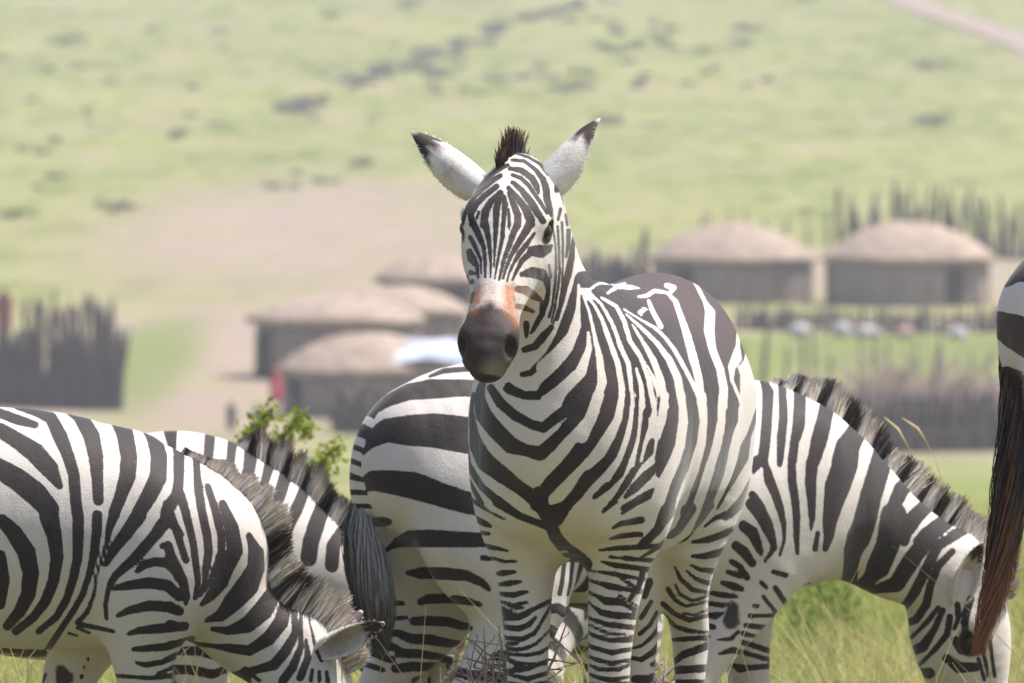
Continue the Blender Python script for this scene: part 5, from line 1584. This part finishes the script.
 'graze_left': '''
b 71,-78,1282,10 116,-105,1267,12 160,-120,1255,8
b 74,-149,1243,17 119,-173,1217,19 163,-194,1188,23 199,-213,1149,21 225,-229,1107,8
b 73,-226,1152,23 121,-236,1124,26 165,-244,1090,27 200,-249,1051,23
b 200,-252,1032,23 213,-253,984,17 219,-247,932,15 210,-234,875,13 189,-211,822,12 158,-184,781,10 113,-145,744,9
b 23,4,1303,3 70,-50,1290,3 97,-73,1282,3
b 111,-7,1297,8 157,-50,1283,8 197,-75,1271,14 222,-142,1229,17 243,-183,1183,14 259,-210,1136,13 264,-232,1081,13 269,-241,1038,13
b 271,-241,1036,13 271,-245,984,13 269,-241,927,11 257,-229,875,10 241,-209,826,9 214,-180,781,8 169,-146,744,7
b 216,-114,1307,4 247,-113,1294,13 273,-113,1276,17 299,-114,1228,19 312,-166,1178,17 317,-203,1123,13 320,-223,1072,12
b 318,-232,1035,12 316,-237,992,11 310,-237,940,10 297,-229,888,7 281,-212,839,7 258,-190,799,7 240,-170,772,7 221,-143,744,7 176,-18,678,7
b 328,-62,1296,10 358,-61,1279,17 380,-62,1231,20 393,-137,1177,19 391,-184,1131,19 376,-212,1084,15 359,-227,1041,13
b 360,-227,1039,13 347,-234,1001,8 340,-237,962,4 327,-235,923,3 314,-227,879,3 309,-214,839,4 291,-186,794,5 266,-163,767,6
b 433,-91,1254,12 455,-91,1223,18 466,-92,1175,19 466,-177,1126,20 446,-209,1084,19 420,-226,1041,16
b 420,-227,1035,18 390,-235,992,15 360,-237,953,12 338,-234,914,6
b 507,-15,1204,10 510,-35,1182,10 517,-107,1141,11 514,-184,1087,13 489,-215,1045,15
b 494,-218,1030,16 474,-227,1005,15 455,-234,979,13 431,-239,953,13 408,-240,927,12 364,-235,888,9 349,-229,866,7
b 84,-263,1024,14 114,-262,993,19 144,-257,945,21 154,-244,893,19 147,-223,840,17 124,-196,795,14 92,-162,758,10
b 79,-259,937,13 82,-252,906,15 85,-241,875,16 81,-227,844,14 77,-209,813,11
b 347,-229,866,5 337,-213,813,5 339,-201,778,4
b 355,-229,853,4 390,-237,862,10 446,-239,869,13 490,-232,862,13 520,-219,835,12
b 368,-218,787,5 398,-229,801,9 446,-234,812,12 489,-226,809,12 519,-211,798,11
b 416,-241,897,5 434,-240,914,10 460,-238,921,10 490,-233,918,12 511,-227,901,13 524,-221,879,13
b 477,-233,959,6 492,-229,961,10 500,-229,931,12 515,-225,900,13
b 500,-218,1022,10 520,-217,987,10
b 393,-214,741,4 420,-221,750,8 459,-221,754,11 510,-202,758,11 532,-186,759,10
b 406,-206,703,5 445,-208,706,8 488,-195,709,9 518,-169,717,8 548,-131,724,8
b 410,-198,670,3 436,-198,664,6 475,-187,670,6 514,-185,687,8
b 347,-156,636,4 414,-190,633,4 445,-190,631,5 487,-167,634,5 514,-166,638,5
b 462,-187,642,2 492,-166,651,4 516,-165,658,4
b 270,-158,762,6 318,-170,754,5 358,-201,747,4
b 265,-148,753,3 295,-132,739,3
b 243,-133,739,3 264,-121,732,2
b 283,69,667,3 283,71,662,3
b 274,75,645,3 274,76,640,3
b 267,78,623,4 267,79,618,4
b 176,104,623,4 174,107,619,4 159,127,589,4
c 215,78,636,11 224,75,618,21
b 513,-22,1201,13 514,-53,1174,13 515,-113,1137,12 517,-171,1100,10 505,-199,1071,12 484,-219,1037,11
b 517,-171,1100,9 526,-188,1071,10 535,-197,1040,10 544,-203,1004,9 553,-203,967,8 557,-203,941,8 561,-202,906,8
b 488,-209,1063,9 505,-216,1020,9 523,-219,963,8 536,-216,924,8
b 555,-11,1181,8 560,-88,1132,8 564,-126,1099,10 573,-167,1048,10 580,-177,1016,10 587,-179,983,10 591,-180,944,10 585,-185,901,9
b 587,-105,1102,7 594,-123,1081,8 612,-150,1026,10 621,-157,982,8 621,-160,943,8 608,-167,900,8
b 624,-118,1059,9 636,-132,1029,13 647,-137,999,17 655,-139,942,19 634,-149,904,19
b 689,-105,980,7 698,-98,958,12 706,-88,936,19 706,-83,896,21
b 634,-150,905,19 621,-151,866,17 595,-162,832,12 574,-176,813,5
b 706,-84,898,21 685,-97,855,27 650,-113,816,23 620,-116,782,14 585,-134,771,5
b 748,-15,890,11 748,-18,833,19 723,-74,793,23 685,-91,758,19 637,-93,743,10 598,-103,748,5
b 776,-64,858,8 782,-66,810,15 767,-69,762,17 737,-85,723,16 689,-83,693,12 641,-77,699,10 605,-67,703,5 533,-18,709,5
b 797,-6,812,5 799,-24,790,5 804,-75,736,9 780,-91,693,12 750,-91,658,12 710,-74,646,9 640,-20,624,9
b 816,-14,804,4 817,-69,744,4 817,-88,702,7 798,-101,654,10 772,-100,619,10
b 830,-78,719,3 835,-95,676,8 816,-106,628,9
b 830,-12,797,2 843,-61,744,2 854,-82,697,4 868,-87,667,3
b 846,-101,646,4 842,-106,620,4
b 863,-97,641,4 863,-101,619,4
b 881,-88,640,4 885,-96,615,5
b 679,-53,639,12 683,-26,615,8 686,-26,598,8
b 697,-57,630,4 714,-69,618,4
b 506,-228,909,12 527,-219,874,12 538,-209,834,8 535,-207,816,4
b 561,-202,907,8 565,-197,868,6 557,-196,829,4
b 585,-185,902,8 580,-185,863,5 561,-192,829,3
b 608,-167,902,8 591,-175,863,5 570,-186,833,3
b 497,-229,857,10 518,-220,839,10
b 497,-224,813,9 522,-208,795,6
b 496,-212,765,10 526,-190,757,9
b 496,-192,714,8 519,-168,717,7 545,-144,720,7
b 495,-174,680,4 517,-173,689,5
b 495,-162,653,4 514,-161,662,4
b 495,-157,633,5 514,-156,638,5''',
 'graze_right': '''
b -744,25,1148,3 -721,38,1181,8 -701,-10,1212,14 -658,-37,1233,19 -612,-68,1240,23 -585,-85,1241,21 -554,-96,1242,20 -512,-110,1241,19
b -586,-19,1269,3 -547,-22,1282,6 -523,-39,1284,6 -493,-48,1286,6
b -754,78,1060,12 -767,14,1089,12 -758,-21,1120,20 -734,-61,1142,27 -699,-101,1142,35 -674,-117,1142,37 -646,-129,1142,39 -607,-147,1136,41 -567,-163,1129,42
b -758,65,994,16 -758,20,1006,16 -758,-36,1020,23 -733,-84,1017,27 -696,-121,1009,31 -674,-145,999,29 -649,-165,988,27 -621,-183,978,26 -589,-198,967,25 -565,-206,958,21
b -695,128,913,9 -687,72,915,9 -710,-1,918,11 -708,-24,919,8
b -664,146,811,5 -650,59,853,5 -645,31,866,12 -658,-45,878,19 -659,-141,882,20 -637,-166,881,19 -612,-185,880,18 -579,-202,879,17 -544,-214,877,15
b -555,-207,835,6 -534,-214,832,4
b -604,52,790,5 -578,37,789,13 -634,-110,796,14 -621,-148,796,14 -586,-180,792,12 -550,-196,775,9 -532,-199,758,5
b -562,61,718,8 -544,51,725,11 -495,39,726,11 -567,-152,729,9 -542,-175,721,5
b -641,154,670,5 -620,110,675,5 -590,82,680,4
b -573,73,671,10 -537,62,671,11 -483,58,667,11 -435,70,655,9 -536,-126,661,5
b -652,156,640,5 -635,115,641,5 -611,89,642,8 -580,74,628,11 -533,67,625,12 -470,78,614,10 -438,57,612,5
b -663,153,613,8 -648,118,611,8 -628,94,610,10 -609,83,603,6
b -610,82,593,10 -564,74,592,10 -508,83,583,8 -465,55,577,4
b -671,145,598,6 -657,120,590,6 -638,94,580,8 -627,88,578,8
b -619,84,556,10 -576,80,560,11 -542,85,558,10 -488,94,556,10
b -530,89,558,4 -504,73,556,6 -483,59,554,3
b -680,155,571,6 -667,111,561,6 -649,93,553,5
b -552,101,524,8 -523,83,530,9 -491,62,528,6
b -629,158,712,6 -608,105,714,6 -596,88,714,5
b 340,-20,1258,11 340,-20,1241,11 268,-125,1190,12 243,-167,1156,7 234,-192,1128,3
b 348,-84,1249,8 357,-91,1217,13 321,-141,1179,12 292,-179,1137,12 269,-207,1099,12 246,-231,1053,12
b 419,-62,1241,9 388,-109,1206,9 348,-171,1154,10 321,-201,1105,10 301,-225,1052,7
b 472,-63,1224,14 419,-138,1184,14 381,-189,1136,14 355,-208,1094,10 339,-223,1051,10
b 545,-80,1187,18 470,-169,1145,18 433,-204,1103,19 402,-223,1050,15
b 637,-86,1126,24 600,-113,1105,24 538,-172,1078,29 512,-200,1044,32
b 230,-233,1053,14 208,-245,1025,3
b 254,-235,1038,8 258,-242,1006,12 275,-244,970,10 291,-242,933,9 305,-237,893,5 308,-233,857,3 298,-228,821,3
b 302,-222,1058,6 298,-228,1042,5
b 336,-224,1047,9 331,-234,1001,10 338,-237,954,9 343,-236,910,8 346,-231,867,7 353,-225,824,4
b 397,-224,1046,14 387,-232,999,13 388,-235,953,10 391,-233,909,7 389,-230,880,2
b 510,-203,1036,30 475,-221,986,30 459,-226,944,23 450,-224,901,17 452,-217,864,12 447,-209,832,6
b 711,-82,1058,26 642,-149,1002,26 608,-173,957,26 596,-170,903,26 583,-157,855,29 579,-138,822,22 597,-105,791,18 655,-8,720,18
b 413,-226,873,5 410,-218,833,6
b 200,-254,972,9 222,-251,939,14 254,-242,895,12 272,-235,858,6 272,-229,822,2
b 174,-252,901,9 205,-245,882,13 229,-235,852,9 244,-228,823,3
b 161,-239,850,9 193,-230,835,9 220,-221,809,7
b 688,-153,1062,15 679,-147,1055,19 660,-135,1011,19 615,-169,973,19 592,-177,927,23 585,-167,880,25
b 797,-111,1004,13 785,-103,997,16 760,-87,968,19 712,-124,930,16 690,-131,887,17 690,-118,843,16
b 855,-141,956,13 846,-135,949,16 816,-115,927,16 789,-97,902,14 763,-108,874,14 754,-109,841,12
b 915,-113,914,9 903,-105,907,12 873,-85,881,12 815,-104,858,10 794,-108,840,9
b 937,-120,874,5 931,-116,870,8 907,-100,852,10 873,-110,835,9
b 710,-126,906,32 703,-123,869,30 701,-113,832,28 690,-89,779,28 682,-62,749,17 682,-12,709,17
b 849,-120,947,13 827,-106,925,15 806,-92,902,16 775,-106,874,13 752,-110,845,9
b 911,-121,908,15 891,-108,889,16 870,-94,869,16 832,-105,851,17 802,-110,822,19 777,-107,793,21 761,-97,763,20 751,-80,733,19 727,-63,726,14 710,-35,718,9 695,-10,710,9
b 963,-89,868,10 931,-93,855,10 854,-112,828,12 834,-115,799,12 819,-112,770,12 807,-102,740,12 802,-85,710,12 804,-50,683,10 800,-31,664,10
b 894,-119,813,7 850,-118,777,9 835,-108,732,9 840,-81,679,10 839,-38,640,9 808,-18,626,7
b 862,-102,672,5 850,-68,634,6 845,-43,614,4 836,-2,583,4
b 870,-109,665,7 862,-88,620,7 853,-50,574,12 810,-22,548,10
b 884,-121,650,7 881,-113,605,7 866,-82,567,6 862,-63,552,4 867,9,511,4
b 898,-134,680,7 901,-136,643,7 893,-128,620,4
b 929,-148,694,8 912,-146,650,10 912,-147,606,6
b 897,-129,591,10 910,-137,569,13 932,-157,565,12
b 886,-106,546,10 910,-123,523,13 946,-149,524,10
b 949,-170,569,4 966,-159,535,4 978,-156,501,4
b 969,-174,591,4 982,-165,545,4 994,-159,500,4
b 946,-156,546,4 968,-151,493,4
b 842,-14,506,8 879,-39,506,13
b 193,-256,951,12 229,-249,920,14 262,-239,876,12 280,-232,841,6 256,-225,807,3
b 176,-251,896,12 207,-244,878,13 239,-230,833,8
b 158,-239,848,8 191,-228,830,10 223,-220,803,9
b 161,-220,809,6 191,-213,795,7 215,-209,768,7
b 161,-204,783,5 196,-206,773,7
b 156,-188,756,5 184,-193,747,9 205,-200,740,6
b 139,-167,730,5 167,-180,725,7 194,-193,721,4
b 141,-156,704,5 164,-176,700,6 183,-187,704,2
b 124,-85,677,5 134,-144,676,5 149,-168,674,8 167,-180,683,2
b 113,-110,656,6 129,-151,651,6 142,-170,647,6
b 105,-108,635,6 119,-151,627,6 129,-166,623,5
b 90,-113,607,5 108,-151,604,5 121,-167,602,4
b 77,-115,579,4 103,-159,581,4 113,-167,581,4
c 186,-189,696,11 181,-189,662,19
b 253,-214,755,5 269,-214,742,4
b 295,-214,741,6 317,-204,721,6 354,-186,689,6
b 262,-209,721,4 274,-207,709,4 324,-190,667,4
b 240,-203,697,5 250,-204,697,4
b 232,-198,673,6 243,-198,673,4 336,-179,670,4
b 220,-194,650,5 245,-191,647,6 304,-179,640,6
b 217,-190,630,6 256,-176,622,4 283,-173,615,4
b 220,-182,608,6 426,75,583,6 492,76,563,6
b 151,-181,582,3 192,-182,590,7 424,76,559,5 489,73,542,5
b 387,114,534,3 399,93,526,10 420,78,528,6 493,76,531,6
b 147,-179,615,2 182,-188,618,5 201,-191,635,4
b 284,-221,781,5 323,-218,771,6''',
 'graze_mid': '''
b 470,-15,1302,13 468,-62,1263,13 465,-134,1208,11 455,-192,1153,11
b 531,-22,1280,12 529,-23,1261,12 527,-85,1228,11 525,-127,1193,10 507,-186,1143,10
b 586,-94,1259,18 577,-97,1197,16 563,-149,1147,14
b 638,-49,1229,14 628,-51,1195,13 620,-105,1164,11 602,-150,1113,11
b 681,-62,1196,16 670,-64,1160,16 660,-112,1126,16 644,-147,1084,10
b 733,-65,1153,14 719,-67,1119,15 706,-112,1088,16 692,-140,1051,11 668,-164,999,12
b 785,-19,1118,19 773,-20,1084,20 762,-85,1053,21 744,-125,998,21 739,-133,955,21
b 838,-55,1042,13 822,-57,1014,16 805,-88,987,18 801,-104,935,18
b 882,-8,1011,17 876,-9,993,17 858,-79,938,19''',
 'edge': '''
b -755,-2,1154,16 -733,-30,1165,16 -699,-73,1182,28
b -773,-77,1054,28 -739,-79,1038,37 -701,-126,1019,42
b -747,72,925,27 -716,70,905,36 -702,-136,903,40
b -725,-120,806,20 -701,-121,798,28''',
}
STRIPE_AXIS = {'main': [0.9759, 0.2155, 0.0339], 'graze_left': [0.0473, -0.998, 0.041], 'graze_right': [-0.5527, -0.8325, 0.0397], 'graze_mid': [0.0416, -0.9982, 0.0423], 'edge': [-0.0721, -0.997, 0.0279]}
# ------------------------------------------------------------------ the herd
z = ZEB['main']
z['ears'] = [((.775, -.135, 1.515), (.76, -.293, 1.641), (-.75, -.55, -.25), .2, .037), ((.735, -.008, 1.525), (.672, .092, 1.672), (-.75, .6, -.2), .2, .037)]
z['tail'] = [(-.64, 0, 1.17), (-.73, 0, 1.10), (-.765, 0, .98), (-.765, 0, .84)]
z['tail_hair'] = [(-.765, 0, .95), (-.77, 0, .8), (-.765, 0, .62), (-.755, 0, .48)]; z['tail_rad'] = [.015, .035, .035, .01]; z['tail_n'] = 700
z.update(fine=True, fur=340000, brown_back=.9, mane_h=.078, tipdark=.95, forelock=(-.015, .0), mane_w=.4, mane_dark=True, mane_from=.5, mane_n=1300, tuft_dy=-.028)
z = ZEB['graze_right']
O, X, Yv, Z = z['hf']
z['ears'] = [((.905, -.112, .700), (.940, -.172, .842), HR(.45, -.88, .15), .13, .030), (O + Yv * .05 + Z * .03, O - X * .10 + Yv * .14 + Z * .06, Z + Yv * .4, .13, .030)]
z['tail'] = [(-.64, .0, 1.20), (-.725, .025, 1.125), (-.752, .045, 1.02), (-.745, .05, .92)]
z['tail_hair'] = [(-.748, .05, 1.0), (-.742, .055, .90), (-.722, .05, .80), (-.705, .04, .70), (-.692, .03, .61)]; z['tail_rad'] = [.018, .040, .052, .048, .018]; z['tail_n'] = 2200
z.update(fur=190000, fine=True, muzzle=True, mane_from=.0, mane_h=.088, tipdark=.40, mane_n=7500)
z = ZEB['graze_left']
z['ears'] = [((.875, -.06, .70), (1.026, -.088, .768), (.25, -1, -.15), .16, .031), ((.88, .05, .70), (.97, .13, .79), (.4, 1, .2), .15, .031)]
z.update(fur=190000, fine=True, mane_h=.105, mane_ramp=.38, tipdark=.3, mane_n=7500)
z = ZEB['graze_mid']
z['ears'] = [((1.04, -.05, .62), (1.13, -.11, .70), (.5, -1, 0), .15, .033), ((1.04, .05, .62), (1.13, .11, .70), (.5, 1, 0), .15, .033)]
z.update(mane_h=.10, tipdark=.95, mane_n=5000)
z = ZEB['edge']
z['ears'] = []
z['tail'] = [(-.64, 0, 1.20), (-.73, 0, 1.12), (-.752, 0, 1.0), (-.735, 0, .86)]
z['tail_hair'] = [(-.75, 0, .98), (-.738, 0, .86), (-.74, 0, .74), (-.748, 0, .62), (-.765, 0, .50), (-.79, 0, .40), (-.812, 0, .31)]; z['tail_rad'] = [.014, .028, .032, .030, .024, .018, .010]
z.update(tail_n=1300, tail_mat=TAIL_RUST, mane_n=1500, tail_wave=.022, dock_x=-.775, dark_col=(.048, .029, .026))
z = ZEB['behind']
z['ears'] = []
z.update(mane_n=1800)
for nm, lb in [('main', 'adult zebra standing head up and facing the camera in the middle of the herd'),
               ('graze_right', 'grazing zebra crossing behind the standing one, its rump left and head right of it'),
               ('graze_left', 'nearest zebra at the left edge, grazing, its hindquarters outside the picture'),
               ('graze_mid', 'zebra grazing behind the left one, only neck and dark mane showing'),
               ('edge', 'zebra at the right edge, only rump and long rusty black tail showing'),
               ('behind', 'zebra lowering its head in the shade behind, glimpsed between the legs of the others')]:
    build_zebra(nm, lb)
